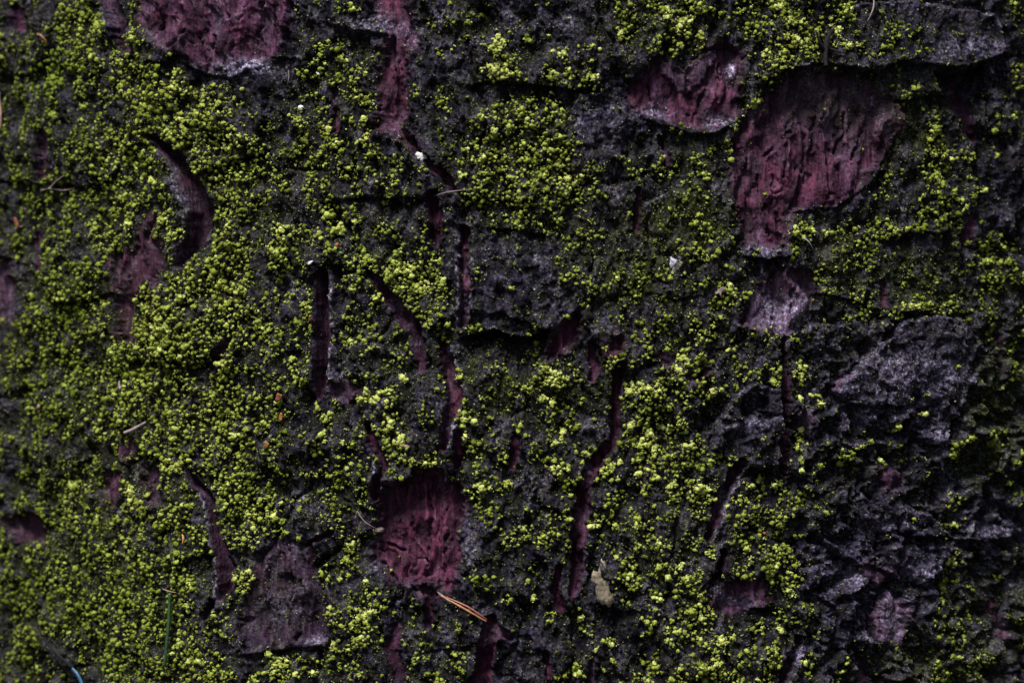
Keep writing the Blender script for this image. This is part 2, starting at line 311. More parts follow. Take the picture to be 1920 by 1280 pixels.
# lifted rims: (points left to right, rise mm above, rise length, drop mm below, drop length)
LI = [
 ([(1430,150),(1480,128),(1530,120),(1560,126),(1620,135),(1680,116),(1730,124),(1790,131),(1840,116),(1875,98)], 3.2, 45, 2.4, 15),
 ([(708,918),(770,902),(830,886),(872,914)], .8, 20, 1.8, 26),
 ([(1755,132),(1790,138),(1845,122)], 1.2, 20, 7.0, 30),
 ([(868,630),(900,624),(930,616),(960,630),(1000,630),(1030,614)], 2.6, 40, 9.0, 26),
 ([(1572,760),(1600,761),(1650,757),(1700,760)], 1.4, 40, 1.6, 12),
 ([(1665,583),(1700,584),(1748,580)], 1.6, 25, 3.0, 12),
 ([(1655,444),(1720,438),(1785,430)], 1.5, 25, 2.8, 16),
 ([(608,42),(660,54),(728,66)], 1.3, 25, 2.4, 12),
 ([(878,160),(920,152),(985,158),(1080,168),(1125,164)], 1.6, 30, 2.4, 20),
 ([(625,376),(700,372),(810,372)], 0.5, 20, .8, 8),
 ([(838,418),(960,430),(1030,440)], 1.0, 30, .9, 20),
 ([(1496,1106),(1530,1106),(1560,1090),(1575,1074),(1592,1060),(1620,1055),(1650,1062),(1680,1084)], 1.2, 30, 2.4, 14),
 ([(1636,1042),(1680,1020),(1720,1015),(1770,1022)], 1.2, 30, 2.0, 12),
 ([(1510,1122),(1545,1122),(1560,1136),(1578,1120),(1602,1100),(1628,1090)], 1.0, 20, 2.0, 10),
 ([(1695,1003),(1760,1005),(1800,1010),(1860,1012),(1915,1000)], 2.2, 24, 2.2, 20),
 ([(1690,1206),(1740,1216),(1765,1232)], 1.6, 20, 2.4, 16),
 ([(1680,1090),(1720,1098),(1760,1090),(1780,1070)], 1.0, 25, 2.2, 14),
 ([(1160,746),(1200,748),(1245,746)], 1.2, 20, 2.0, 10),
 ([(1215,1156),(1290,1156)], 1.0, 20, 1.8, 8),
 ([(1388,478),(1430,487),(1478,478)], 2.4, 12, 2.4, 12),
 ([(1185,214),(1250,236),(1290,250),(1335,252),(1385,222)], 1.8, 14, 1.2, 20),
 ([(1330,812),(1400,812),(1440,800)], 1.0, 30, 1.8, 10),
 ([(1360,872),(1410,874),(1450,892)], 1.2, 30, 2.0, 14),
 ([(735,1216),(830,1216),(902,1204)], 0.5, 18, .9, 8),
 ([(452,1226),(520,1218),(560,1212),(615,1206)], 1.6, 16, 1.6, 14),
 ([(330,108),(370,128),(415,146),(440,148),(480,128),(530,108)], 1.8, 12, 1.6, 18),
 ([(515,525),(560,520),(605,512)], 1.0, 20, 1.6, 10),
 ([(1000,585),(1040,560),(1072,545)], .8, 20, 1.6, 14),
 ([(1210,545),(1265,560),(1320,550)], 1.0, 20, 1.6, 10),
 ([(880,1225),(960,1190),(1050,1180)], .6, 20, 1.2, 10),
 ([(1100,1130),(1160,1140),(1230,1142)], 1.0, 20, 1.8, 10),
 ([(1480,398),(1520,392),(1560,388),(1605,360),(1640,335)], .8, 12, 1.8, 10),
 ([(1715,170),(1800,175),(1920,190)], .5, 20, .8, 20),
 ([(1440,905),(1490,890),(1560,888)], .6, 20, 1.2, 12),
]
for pts, hr, lr, dd, ld in LI:
    p = np.array(pts, float); w = win(p[:,0].min(), p[:,0].max(), p[:,1].min(), p[:,1].max(), 120)
    uu, vv = U[w] + .5 * WX[w], V[w] + .5 * WY[w]
    ln = np.interp(uu, p[:,0], p[:,1]); e = vv - ln
    fade = sstep(p[0,0] - 8, p[0,0] + 12, uu) * (1 - sstep(p[-1,0] - 12, p[-1,0] + 8, uu))
    up = hr * np.exp(np.minimum(e, 0) / lr); dn = -dd * np.exp(-np.maximum(e, 0) / ld)
    fade = fade * np.clip(.75 + 1.3 * fbm(U[w] / 45, V[w] / 90, 195, 2), .15, 1.1) if dd < 3.3 else fade
    H[w] += fade * np.where(e < 0, up, up * np.exp(-np.maximum(e, 0) / 3) + dn * sstep(0, 5, e))
    NOMOSS[w] = np.maximum(NOMOSS[w], fade * np.where((e > -1), np.exp(-np.maximum(e - ld * .3, 0) / (ld * .4)), 0) * .8)
# dark toothed plate and its neighbours: scaly, bare
BARE = [(1700,690,120,85,.9),(1730,800,70,30,.7),(1640,1010,120,70,.8),(1560,1030,70,60,.6),(1620,900,70,60,.5),(1860,960,50,70,.7),(960,540,60,45,.7),(990,470,50,30,.6),(1130,230,60,60,.6),(1400,780,70,40,.6),
        (1890,330,40,90,.6),(760,130,45,60,.3),(560,160,60,60,.3),(1800,1000,90,40,.5),(1610,1170,60,60,.6),(1090,60,80,40,.4),(1150,1190,70,50,.4),(900,150,50,60,.3),(1540,860,60,60,.4)]
for a, b, ra, rb, k in BARE:
    w = win(a - 2 * ra, a + 2 * ra, b - 2 * rb, b + 2 * rb, 0)
    NOMOSS[w] = np.maximum(NOMOSS[w], k * np.exp(-(((U[w] - a) / ra) ** 2 + ((V[w] - b) / rb) ** 2) ** 2))
# moss cover of the bark, 40 units per digit
MG = [t.split() for t in '''
442781500000 012251113421 211255667255 764735211215
346681710000 012211004454 311254696345 677646533212
453675641000 004463011117 434234354115 874546521102
447654775231 015563021249 356523100026 511124333115
346343688762 135355044444 654200000025 210012420034
466463787874 246554013257 677100000044 100012141044
454486748675 446633413457 777211243331 000000165154
552577751686 666656632688 887243455320 000002256234
455445651576 546534643256 787733336200 000025265301
365656652166 524534431466 787522234300 110033366212
445466263056 563754431244 545322336620 564356366421
446465154277 675554545132 334522435630 443563212563
136552124787 574166855142 224434443342 114552432474
146651448777 425155797121 224466334651 114451443464
157771787586 546143256142 332234334661 223455676644
265571998886 757375545352 342223455524 422342124335
576738788756 565165542324 442325357344 442331112235
466748887374 555133632445 464234366543 551231000234
365756884786 565123533334 466357865631 443110110242
255466886786 743536732454 344335552541 113113321322
446544377867 642633723654 255317865322 151243204433
435443357676 654552755344 345443675643 154434324234
265553527478 644564211355 236255556525 442121221124
256743736278 645554000166 235153367356 553111333214
315657456467 652452000044 444555424255 653231135133
535555655646 321361000014 444235634456 632111125102
556666765413 201562000034 324225454266 651110116112
667667647418 204345111034 213126556123 651110125212
656767757342 104466242112 244423637521 444100125313
555766766540 001387244331 213431466534 543111135334
554267557631 244554244520 214343444655 542225454445
564226775664 565554254411 115433556745 543522145532'''.strip().split('\n')]
MG = np.array([[int(c) for c in ''.join(r)] for r in MG], float)
PALES = [(470,124,45,12,1.2),(440,140,20,10,.8),(660,46,45,10,.7),(715,48,28,16,.8),(768,62,22,26,.55),(824,30,14,18,.8),(955,18,14,40,.5),(1060,45,22,18,.6),(540,545,22,18,1.0),(705,750,24,9,1.0),(700,775,10,18,.6),(1262,493,9,14,1.6),
         (1480,590,45,35,.7),(1445,580,10,22,1.0),(1500,575,10,26,1.0),(1840,90,35,16,.9),(1780,90,60,25,.45),(1690,690,90,40,.35),(1760,700,40,22,.5),(1615,782,24,16,.6),(1755,815,22,20,.8),(1668,1165,18,36,.7),(990,900,32,10,.9),
         (570,920,8,22,1.1),(1650,980,24,10,.8),(1870,995,45,10,1.0),(1420,790,24,10,.8),(1380,800,30,16,.4),(1130,205,26,12,.7),(1230,210,26,10,.8),(1085,230,10,12,.8),(1373,135,7,18,1.5),(1350,228,24,9,.9),(590,440,14,20,.6),(600,1200,22,9,.7),(520,1140,14,26,.6),
         (1440,470,36,7,.9),(1130,790,18,12,.3),(850,655,18,10,.7),(850,795,8,9,1.1),(326,338,5,24,1.0),(346,385,5,20,1.1),(645,700,14,9,.8),(1490,1235,5,40,.9),(1360,935,5,30,.7),(1375,1125,26,12,.8),(1350,1110,14,10,.6),(1220,1095,14,10,.8),(1215,1140,8,12,.9),
         (1330,870,30,10,.2),(875,560,8,30,.4),(1100,870,10,14,.5),(1085,888,8,7,.8),(1250,540,12,8,.9),(1150,360,16,9,.8),(1345,350,12,10,.9),(880,1000,14,30,.5),(885,1045,10,16,.7),(705,880,5,14,.9),(1600,1080,18,14,.5),(1560,1080,20,10,.8),(1720,1070,25,22,.5),(1545,1040,14,12,.4),(1640,190,8,8,1.2)]
PALE += np.clip(fbm(U / 45, V / 55, 101, 4) * 1.5 - .18, 0, 1) * .42 * (1 - .6 * np.clip(RED, 0, 1))  # random pale patches, partly crust, partly violet sheen painted as colour
for a, b, ra, rb, k in PALES:
    w = win(a - 3 * ra, a + 3 * ra, b - 3 * rb, b + 3 * rb, 0)
    PALE[w] += k * np.exp(-(((UW[w] - a) / ra) ** 2 + ((VW[w] - b) / rb) ** 2)) * np.clip(.75 + 1.1 * fbm(U[w] / 9, V[w] / 12, 103, 2), 0.1, 1.5)
PALE += (.34 + .2 * SCALY) * CREST * (1 - .7 * np.clip(RED, 0, 1)) * (1 - .5 * NOMOSS * (PURP > .1))
PALE = np.clip(PALE, 0, 1.3)
ALGS = [(1310,410,75,60,1.0),(1240,430,50,60,.6),(1150,470,70,70,.45),(1720,520,75,70,.75),(1560,480,60,60,.5),(1860,740,70,120,.75),(1850,860,60,60,.6),(520,1120,60,70,.5),(1740,1250,110,50,.7),(1880,1130,80,90,.5),(1620,880,60,40,.3),(1200,540,90,50,.5),(1290,180,40,20,.2),(1000,730,100,60,.35),(1700,250,60,60,.5),
        (1240,1010,60,60,.3),(1120,740,30,40,.4),(990,420,80,40,.4),(1330,280,70,30,.4),(880,700,60,60,.3),(180,640,180,300,.45),(420,350,140,120,.35),(150,1100,180,180,.5),(1760,190,50,60,.4),(860,30,60,40,.3),(640,140,60,60,.3),(1600,650,60,40,.4),(1550,920,60,50,.3),(1180,40,90,50,.3)]
for a, b, ra, rb, k in ALGS:
    ALG += k * np.exp(-(((U - a) / ra) ** 2 + ((V - b) / rb) ** 2)) * np.clip(.8 + 1.2 * fbm(UW / 16, VW / 22, 107, 3), 0, 1.6)
def cover0(u, v):
    x = np.clip((u - 20) / 40, 0, 46.999); y = np.clip((v - 20) / 40, 0, 30.999); i = y.astype(int); j = x.astype(int); a = x - j; b = y - i
    return (MG[i, j] * (1 - a) + MG[i, j + 1] * a) * (1 - b) + (MG[i + 1, j] * (1 - a) + MG[i + 1, j + 1] * a) * b
ALG += (.12 + .075 * cover0(U, V)) * np.clip(.7 + 1.5 * fbm(U / 24, V / 32, 109, 4), 0, 1.3) * (1 - .85 * NOMOSS)
ALG = np.clip(ALG * (1 - .8 * RED), 0, 1)
H = np.clip(H, -12, 11)

# ------------------------------------------------------------------ materials
def nodes(name):
    m = bpy.data.materials.new(name); m.use_nodes = True
    return m, m.node_tree.nodes, m.node_tree.links, m.node_tree.nodes['Principled BSDF']
def attr(n, name):
    a = n.new('ShaderNodeAttribute'); a.attribute_name = name; return a.outputs['Fac']
def noise(n, l, vec, scale, detail=4, rough=.55):
    t = n.new('ShaderNodeTexNoise'); t.inputs['Scale'].default_value = scale; t.inputs['Detail'].default_value = detail
    t.inputs['Roughness'].default_value = rough
    if vec is not None: l.new(vec, t.inputs['Vector'])
    return t.outputs['Fac']
def ramp(n, l, f, stops):
    r = n.new('ShaderNodeValToRGB'); e = r.color_ramp.elements
    while len(e) < len(stops): e.new(.5)
    for i, (p, c) in enumerate(stops): e[i].position = p; e[i].color = (*c, 1) if len(c) == 3 else c
    l.new(f, r.inputs[0]); return r.outputs[0]
def mix(n, l, f, a, b):
    m = n.new('ShaderNodeMix'); m.data_type = 'RGBA'
    if isinstance(f, float): m.inputs[0].default_value = f
    else: l.new(f, m.inputs[0])
    for s, i in ((a, 6), (b, 7)):
        if isinstance(s, tuple): m.inputs[i].default_value = (*s, 1)
        else: l.new(s, m.inputs[i])
    return m.outputs[2]
def math_(n, l, op, a, b=0.0, clamp=False):
    m = n.new('ShaderNodeMath'); m.operation = op; m.use_clamp = clamp
    for s, i in ((a, 0), (b, 1)):
        if isinstance(s, (int, float)): m.inputs[i].default_value = s
        else: l.new(s, m.inputs[i])
    return m.outputs[0]
def bump(n, l, h, strength, dist, normal=None):
    b = n.new('ShaderNodeBump'); b.inputs['Strength'].default_value = strength; b.inputs['Distance'].default_value = dist
    l.new(h, b.inputs['Height'])
    if normal is not None: l.new(normal, b.inputs['Normal'])
    return b.outputs[0]
def geo_pos(n, l, sc=(1, 1, 1)):
    g = n.new('ShaderNodeNewGeometry'); m = n.new('ShaderNodeMapping'); m.inputs['Scale'].default_value = sc
    l.new(g.outputs['Position'], m.inputs['Vector']); return m.outputs[0]

def bark_material():
    m, n, l, b = nodes('pine_bark')
    p = geo_pos(n, l); pv = geo_pos(n, l, (1, 1, .14))
    n1 = noise(n, l, geo_pos(n, l, (1, 1, .42)), 190, 5, .62); n2 = noise(n, l, p, 900, 4, .65); n3 = noise(n, l, pv, 420, 4, .6); n4 = noise(n, l, p, 2200, 2, .6)
    dark = ramp(n, l, n1, [(.38, (.0007, .0006, .0018)), (.52, (.0031, .0026, .0070)), (.63, (.017, .014, .034)), (.76, (.072, .060, .122))])
    dark = mix(n, l, math_(n, l, 'MULTIPLY', n2, .4), dark, (.010, .0085, .017))
    fleck = ramp(n, l, noise(n, l, p, 1300, 3, .7), [(.645, (0, 0, 0)), (.73, (1, 1, 1))])
    dark = mix(n, l, math_(n, l, 'MULTIPLY', fleck, math_(n, l, 'MULTIPLY', n1, .9)), dark, (.15, .14, .20))
    redc = ramp(n, l, n3, [(.3, (.010, .0010, .0060)), (.5, (.036, .0038, .0180)), (.70, (.108, .021, .056))])
    purc = ramp(n, l, n3, [(.3, (.012, .0048, .014)), (.5, (.043, .020, .046)), (.70, (.165, .102, .18))])
    palc = ramp(n, l, n2, [(.35, (.036, .030, .056)), (.52, (.18, .152, .25)), (.66, (.50, .46, .62))])  # pale crust and rims; the violet also paints sheen into bare bark
    algc = ramp(n, l, n2, [(.3, (.0045, .006, .0012)), (.52, (.021, .026, .0046)), (.72, (.10, .118, .021))])
    c = mix(n, l, attr(n, 'purple'), dark, purc)
    c = mix(n, l, attr(n, 'red'), c, redc)
    grime = ramp(n, l, noise(n, l, p, 75, 5, .65), [(.52, (0, 0, 0)), (.70, (.4, .4, .4))])
    c = mix(n, l, grime, c, mix(n, l, n3, (.010, .007, .012), (.055, .040, .055)))
    pf = math_(n, l, 'MULTIPLY', attr(n, 'pale'), math_(n, l, 'ADD', math_(n, l, 'MULTIPLY', n2, 2.2), -.45), True)
    c = mix(n, l, pf, c, palc)
    af = math_(n, l, 'MULTIPLY', attr(n, 'algae'), math_(n, l, 'ADD', math_(n, l, 'MULTIPLY', n1, 2.4), -.5), True)
    c = mix(n, l, af, c, algc)
    l.new(c, b.inputs['Base Color'])
    wet = noise(n, l, p, 260, 3, .6)
    wm = n.new('ShaderNodeMapRange'); wm.inputs[1].default_value = .55; wm.inputs[2].default_value = .73; wm.inputs[3].default_value = .03; wm.inputs[4].default_value = .55
    l.new(wet, wm.inputs[0]); l.new(wm.outputs[0], b.inputs['Specular IOR Level'])
    wr = n.new('ShaderNodeMapRange'); wr.inputs[1].default_value = .55; wr.inputs[2].default_value = .73; wr.inputs[3].default_value = .75; wr.inputs[4].default_value = .34
    l.new(wet, wr.inputs[0]); l.new(wr.outputs[0], b.inputs['Roughness'])
    peel = math_(n, l, 'MAXIMUM', attr(n, 'red'), attr(n, 'purple'))
    bs = math_(n, l, 'SUBTRACT', 1.0, math_(n, l, 'MULTIPLY', peel, .72), True)
    nb = bump(n, l, n2, 1.0, .0012); l.new(bs, nb.node.inputs['Strength'])
    nb = bump(n, l, n3, .9, .0024, nb); nb = bump(n, l, n4, .5, .0004, nb)
    sp2 = math_(n, l, 'MAXIMUM', wm.outputs[0], math_(n, l, 'MULTIPLY', peel, .22)); l.new(sp2, b.inputs['Specular IOR Level'])
    l.new(nb, b.inputs['Normal'])
    return m
def moss_material():
    m, n, l, b = nodes('powdery_moss')
    p = geo_pos(n, l); n1 = noise(n, l, p, 2600, 3, .6); n2 = noise(n, l, p, 45, 3)
    c = ramp(n, l, attr(n, 'tint'), [(0, (.045, .062, .006)), (.35, (.148, .192, .020)), (.7, (.365, .425, .082)), (1, (.60, .65, .22))])
    c = mix(n, l, math_(n, l, 'MULTIPLY', attr(n, 'vivid'), .8, True), c, (.115, .19, .010))
    c = mix(n, l, math_(n, l, 'MULTIPLY', n2, .25), c, (.20, .20, .04))
    l.new(c, b.inputs['Base Color']); b.inputs['Roughness'].default_value = .95; b.inputs['Specular IOR Level'].default_value = .1
    l.new(bump(n, l, n1, 1.0, .0010), b.inputs['Normal'])
    return m
def dust_material():
    m, n, l, b = nodes('grey_green_crust')
    c = ramp(n, l, attr(n, 'tint'), [(0, (.03, .036, .010)), (.45, (.10, .12, .035)), (.75, (.20, .22, .12)), (.92, (.30, .31, .30)), (1, (.6, .6, .66))])
    l.new(c, b.inputs['Base Color']); b.inputs['Roughness'].default_value = .7
    return m
def plain(name, col, rough=.5, var=.4, scale=600, spec=.4):
    m, n, l, b = nodes(name)
    nn = noise(n, l, geo_pos(n, l), scale, 4)
    c = ramp(n, l, nn, [(.3, tuple(x * (1 - var) for x in col)), (.7, tuple(min(1, x * (1 + var)) for x in col))])
    l.new(c, b.inputs['Base Color']); b.inputs['Roughness'].default_value = rough; b.inputs['Specular IOR Level'].default_value = spec
    l.new(bump(n, l, nn, .4, .0004), b.inputs['Normal']); return m
MB, MM, MD = bark_material(), moss_material(), dust_material()

# ------------------------------------------------------------------ mesh helpers
def mk(name, verts, faces, mat, parent=None, attrs=None, smooth=True):
    verts = np.asarray(verts, np.float32); faces = np.asarray(faces, np.int32); k = faces.shape[1]
    me = bpy.data.meshes.new(name)
    me.vertices.add(len(verts)); me.vertices.foreach_set('co', verts.ravel())
    me.loops.add(faces.size); me.loops.foreach_set('vertex_index', faces.ravel())
    me.polygons.add(len(faces)); me.polygons.foreach_set('loop_start', np.arange(0, faces.size, k, dtype=np.int32))
    try: me.polygons.foreach_set('loop_total', np.full(len(faces), k, np.int32))
    except Exception: pass
    me.polygons.foreach_set('use_smooth', np.full(len(faces), smooth, bool))
    for an, av in (attrs or {}).items():
        a = me.attributes.new(an, 'FLOAT', 'POINT'); a.data.foreach_set('value', np.asarray(av, np.float32).ravel())
    me.update(calc_edges=True); me.validate()
    me.materials.append(mat)
    o = bpy.data.objects.new(name, me); scene.collection.objects.link(o); o.parent = parent
    return o
def tag(o, label=None, cat=None, group=None, kind=None):
    for k, v in (('label', label), ('category', cat), ('group', group), ('kind', kind)):
        if v: o[k] = v
    return o

# ------------------------------------------------------------------ forest floor
gm, gn, gl, gb = nodes('forest_floor')
gp = geo_pos(gn, gl); g1 = noise(gn, gl, gp, 3, 6); g2 = noise(gn, gl, gp, 60, 6)
gl.new(mix(gn, gl, g1, ramp(gn, gl, g2, [(.3, (.015, .012, .008)), (.7, (.06, .042, .025))]), (.03, .04, .012)), gb.inputs['Base Color'])
gb.inputs['Roughness'].default_value = .95; gl.new(bump(gn, gl, g2, 1, .05), gb.inputs['Normal'])
gx = np.linspace(-60, 60, 121); GX, GY = np.meshgrid(gx, gx)
GZ = .12 * fbm(GX / 4, GY / 4, 3, 3) - .05
gi = np.arange(121 * 121).reshape(121, 121)
ground = mk('ground', np.stack([GX, GY, GZ], -1).reshape(-1, 3), np.stack([gi[:-1, :-1], gi[:-1, 1:], gi[1:, 1:], gi[1:, :-1]], -1).reshape(-1, 4), gm)
tag(ground, 'brown forest floor around the foot of the pine', 'ground', kind='structure')

# ------------------------------------------------------------------ the pine: trunk, plates, peeled patches, fissures
tree = bpy.data.objects.new('pine_tree', None); scene.collection.objects.link(tree)
tree.location = (TX, TR, 0); bpy.context.view_layer.update()
tag(tree, 'old pine trunk with dark flaking bark, red peeled patches and yellow green moss', 'tree')
TV = np.array([TX, TR, 0])
ta = np.linspace(0, 2 * np.pi, 241)[:-1]; tz = np.concatenate([np.linspace(-.15, 3.4, 178)])
TA, TZ = np.meshgrid(ta, tz)
front = np.exp(-((np.mod(TA - 1.5 * np.pi + np.pi, 2 * np.pi) - np.pi) / .78) ** 8) * np.exp(-((TZ - Z0) / .152) ** 8)
rr = TR * (1 + .02 * np.maximum(0, Z0 - TZ) ** 2 - .015 * np.maximum(0, TZ - Z0)) + .10 * np.exp(-np.maximum(TZ, 0) / .14)
rel = .005 * ridged(TA * 9, TZ * 9, 5, 4) + .003 * fbm(TA * 40, TZ * 22, 8, 3)
rr = rr + rel * (1 - front) - .014 * front
tp = np.stack([rr * np.cos(TA), rr * np.sin(TA), TZ], -1)
ti = np.arange(TA.size).reshape(TA.shape); tj = np.roll(ti, -1, 1)
mk('trunk', tp.reshape(-1, 3), np.stack([ti[:-1], tj[:-1], tj[1:], ti[1:]], -1).reshape(-1, 4), MB, tree,
   {'red': np.zeros(TA.size), 'purple': np.clip(fbm(TA * 8, TZ * 8, 4, 2), 0, 1).ravel() * .5, 'pale': np.full(TA.size, .1), 'algae': np.full(TA.size, .4)})

P3 = BASE + NRM * (H[..., None] * 1e-3) - TV
PF = P3.reshape(-1, 3); NF = NRM.reshape(-1, 3)
CL = LAB[:-1, :-1].copy()
def pieces(L):
    comp = np.full(L.size, -1, np.int32); Lf = L.ravel().tolist(); h_, w_ = L.shape; c = 0; sizes = []; cf = comp.tolist(); nbr = []
    for s0 in range(L.size):
        if cf[s0] >= 0: continue
        lab = Lf[s0]; st = [s0]; cf[s0] = c; n_ = 0
        while st:
            q = st.pop(); n_ += 1; x = q % w_
            for t in ((q - 1) if x else -1, (q + 1) if x < w_ - 1 else -1, q - w_, q + w_):
                if 0 <= t < len(Lf) and cf[t] < 0 and Lf[t] == lab: cf[t] = c; st.append(t)
        sizes.append(n_); nbr.append(s0); c += 1
    return np.array(cf).reshape(L.shape), sizes, nbr
for _ in range(3):                                   # crumbs join the piece beside them
    cmp_, sizes, first_ = pieces(CL); sm = np.array(sizes) < 90; fl_ = CL.ravel()
    new = {c: int(fl_[max(0, first_[c] - 1)]) for c in np.flatnonzero(sm)}
    if not new: break
    mk_ = sm[cmp_]; CL[mk_] = [new[c] for c in cmp_[mk_]]
cmp_, sizes, first_ = pieces(CL); CNAME = {c: int(CL.ravel()[first_[c]]) for c in range(len(sizes))}; CL = cmp_
vi = np.arange(NY * NX).reshape(NY, NX)
quads = np.stack([vi[:-1, :-1], vi[1:, :-1], vi[1:, 1:], vi[:-1, 1:]], -1).reshape(-1, 4)
cl = CL.ravel(); order = np.argsort(cl, kind='stable'); cls = cl[order]
ATT = {'red': np.clip(RED, 0, 1).ravel(), 'purple': np.clip(PURP * (1 - .0 * RED), 0, 1).ravel(), 'pale': PALE.ravel(), 'algae': ALG.ravel()}
bounds = np.flatnonzero(np.diff(cls)) + 1
for idx in np.split(order, bounds):
    lab = CNAME[int(cl[idx[0]])]
    q = quads[idx]
    uv, inv = np.unique(q, return_inverse=True); qf = inv.reshape(-1, 4)
    e = np.concatenate([qf[:, [0, 1]], qf[:, [1, 2]], qf[:, [2, 3]], qf[:, [3, 0]]])
    key = np.sort(e, 1); key = key[:, 0].astype(np.int64) * len(uv) + key[:, 1]
    _, first, cnt = np.unique(key, return_index=True, return_counts=True)
    be = e[first[cnt == 1]]                                   # rim of the piece: give it thickness
    n0 = len(uv); nb = len(be)
    top = PF[uv]; nn = NF[uv]
    a, b2 = be[:, 0], be[:, 1]
    extra = np.concatenate([top[a], top[b2], top[b2] - nn[b2] * .003, top[a] - nn[a] * .003])
    k4 = np.arange(nb)
    sk_f = np.stack([n0 + k4 + nb, n0 + k4, n0 + k4 + 3 * nb, n0 + k4 + 2 * nb], -1)
    at = {k: np.concatenate([v[uv], v[uv][a], v[uv][b2], v[uv][b2], v[uv][a]]) for k, v in ATT.items()}
    nm, lb = names[lab]
    if nm == 'bark_plate' and len(idx) < 60: nm = 'bark_flake'
    o = mk(nm, np.concatenate([top, extra]), np.concatenate([qf, sk_f]), MB, tree, at)
    if lb: o['label'] = lb

# ------------------------------------------------------------------ lookup on the finished surface
def samp(F, u, v):
    x = np.clip((u - us[0]) / STEP, 0, NX - 1.001); y = np.clip((v - vs_[0]) / STEP, 0, NY - 1.001)
    i = y.astype(int); j = x.astype(int); a = x - j; b = y - i
    return (F[i, j] * (1 - a) + F[i, j + 1] * a) * (1 - b) + (F[i + 1, j] * (1 - a) + F[i + 1, j + 1] * a) * b
def blur(F, k):
    for _ in range(2):
        c = np.cumsum(np.pad(F, ((k + 1, k), (0, 0)), 'edge'), 0); F = (c[2 * k + 1:] - c[:-2 * k - 1]) / (2 * k + 1)
        c = np.cumsum(np.pad(F, ((0, 0), (k + 1, k)), 'edge'), 1); F = (c[:, 2 * k + 1:] - c[:, :-2 * k - 1]) / (2 * k + 1)
    return F
HS = np.maximum(blur(H, 2), H)
def on_bark(u, v, h_mm, F=None):
    b, n = base_point(u, v)
    return b + n * ((samp(H if F is None else F, u, v) + h_mm) * 1e-3)[..., None]

def cover(u, v):
    x = np.clip((u - 20) / 40, 0, 46.999); y = np.clip((v - 20) / 40, 0, 30.999)
    i = y.astype(int); j = x.astype(int); a = x - j; b = y - i
    return (MG[i, j] * (1 - a) + MG[i, j + 1] * a) * (1 - b) + (MG[i + 1, j] * (1 - a) + MG[i + 1, j + 1] * a) * b

# grains
def ico():
    t = (1 + 5 ** .5) / 2
    v = np.array([(-1,t,0),(1,t,0),(-1,-t,0),(1,-t,0),(0,-1,t),(0,1,t),(0,-1,-t),(0,1,-t),(t,0,-1),(t,0,1),(-t,0,-1),(-t,0,1)], float)
    f = np.array([(0,11,5),(0,5,1),(0,1,7),(0,7,10),(0,10,11),(1,5,9),(5,11,4),(11,10,2),(10,7,6),(7,1,8),(3,9,4),(3,4,2),(3,2,6),(3,6,8),(3,8,9),(4,9,5),(2,4,11),(6,2,10),(8,6,7),(9,8,1)])
    return v / np.linalg.norm(v[0]), f
ICV, ICF = ico()
OHV = np.array([(1,0,0),(-1,0,0),(0,1,0),(0,-1,0),(0,0,1),(0,0,-1)], float)
OHF = np.array([(0,2,4),(2,1,4),(1,3,4),(3,0,4),(2,0,5),(1,2,5),(3,1,5),(0,3,5)])
OCV = np.array([(1,1,1),(1,-1,-1),(-1,1,-1),(-1,-1,1)], float) / 1.35
OCF = np.array([(0,1,2),(0,3,1),(0,2,3),(1,3,2)])
def grains(pos, rad, pv=ICV, pf=ICF, jit=.28):
    n = len(pos); k = len(pv)
    A = RNG.normal(size=(n, 3, 3)); Q, _ = np.linalg.qr(A)
    v = np.einsum('nkj,nij->nki', pv[None] * RNG.uniform(.62, 1.32, (n, 1, 3)), Q) * (1 + RNG.uniform(-jit, jit, (n, k, 1)))
    v = v * rad[:, None, None] + pos[:, None, :]
    f = pf[None] + (np.arange(n) * k)[:, None, None]
    return v.reshape(-1, 3), f.reshape(-1, 3)
def ico2():
    v = [tuple(x) for x in ICV]; cache = {}; f = []
    def mid(i, j):
        k = (min(i, j), max(i, j))
        if k not in cache:
            m_ = (np.array(v[i]) + np.array(v[j])); v.append(tuple(m_ / np.linalg.norm(m_))); cache[k] = len(v) - 1
        return cache[k]
    for a_, b_, c_ in ICF:
        x, y, z = mid(a_, b_), mid(b_, c_), mid(c_, a_)
        f += [(a_, x, z), (b_, y, x), (c_, z, y), (x, y, z)]
    return np.array(v), np.array(f)
IC2V, IC2F = ico2()
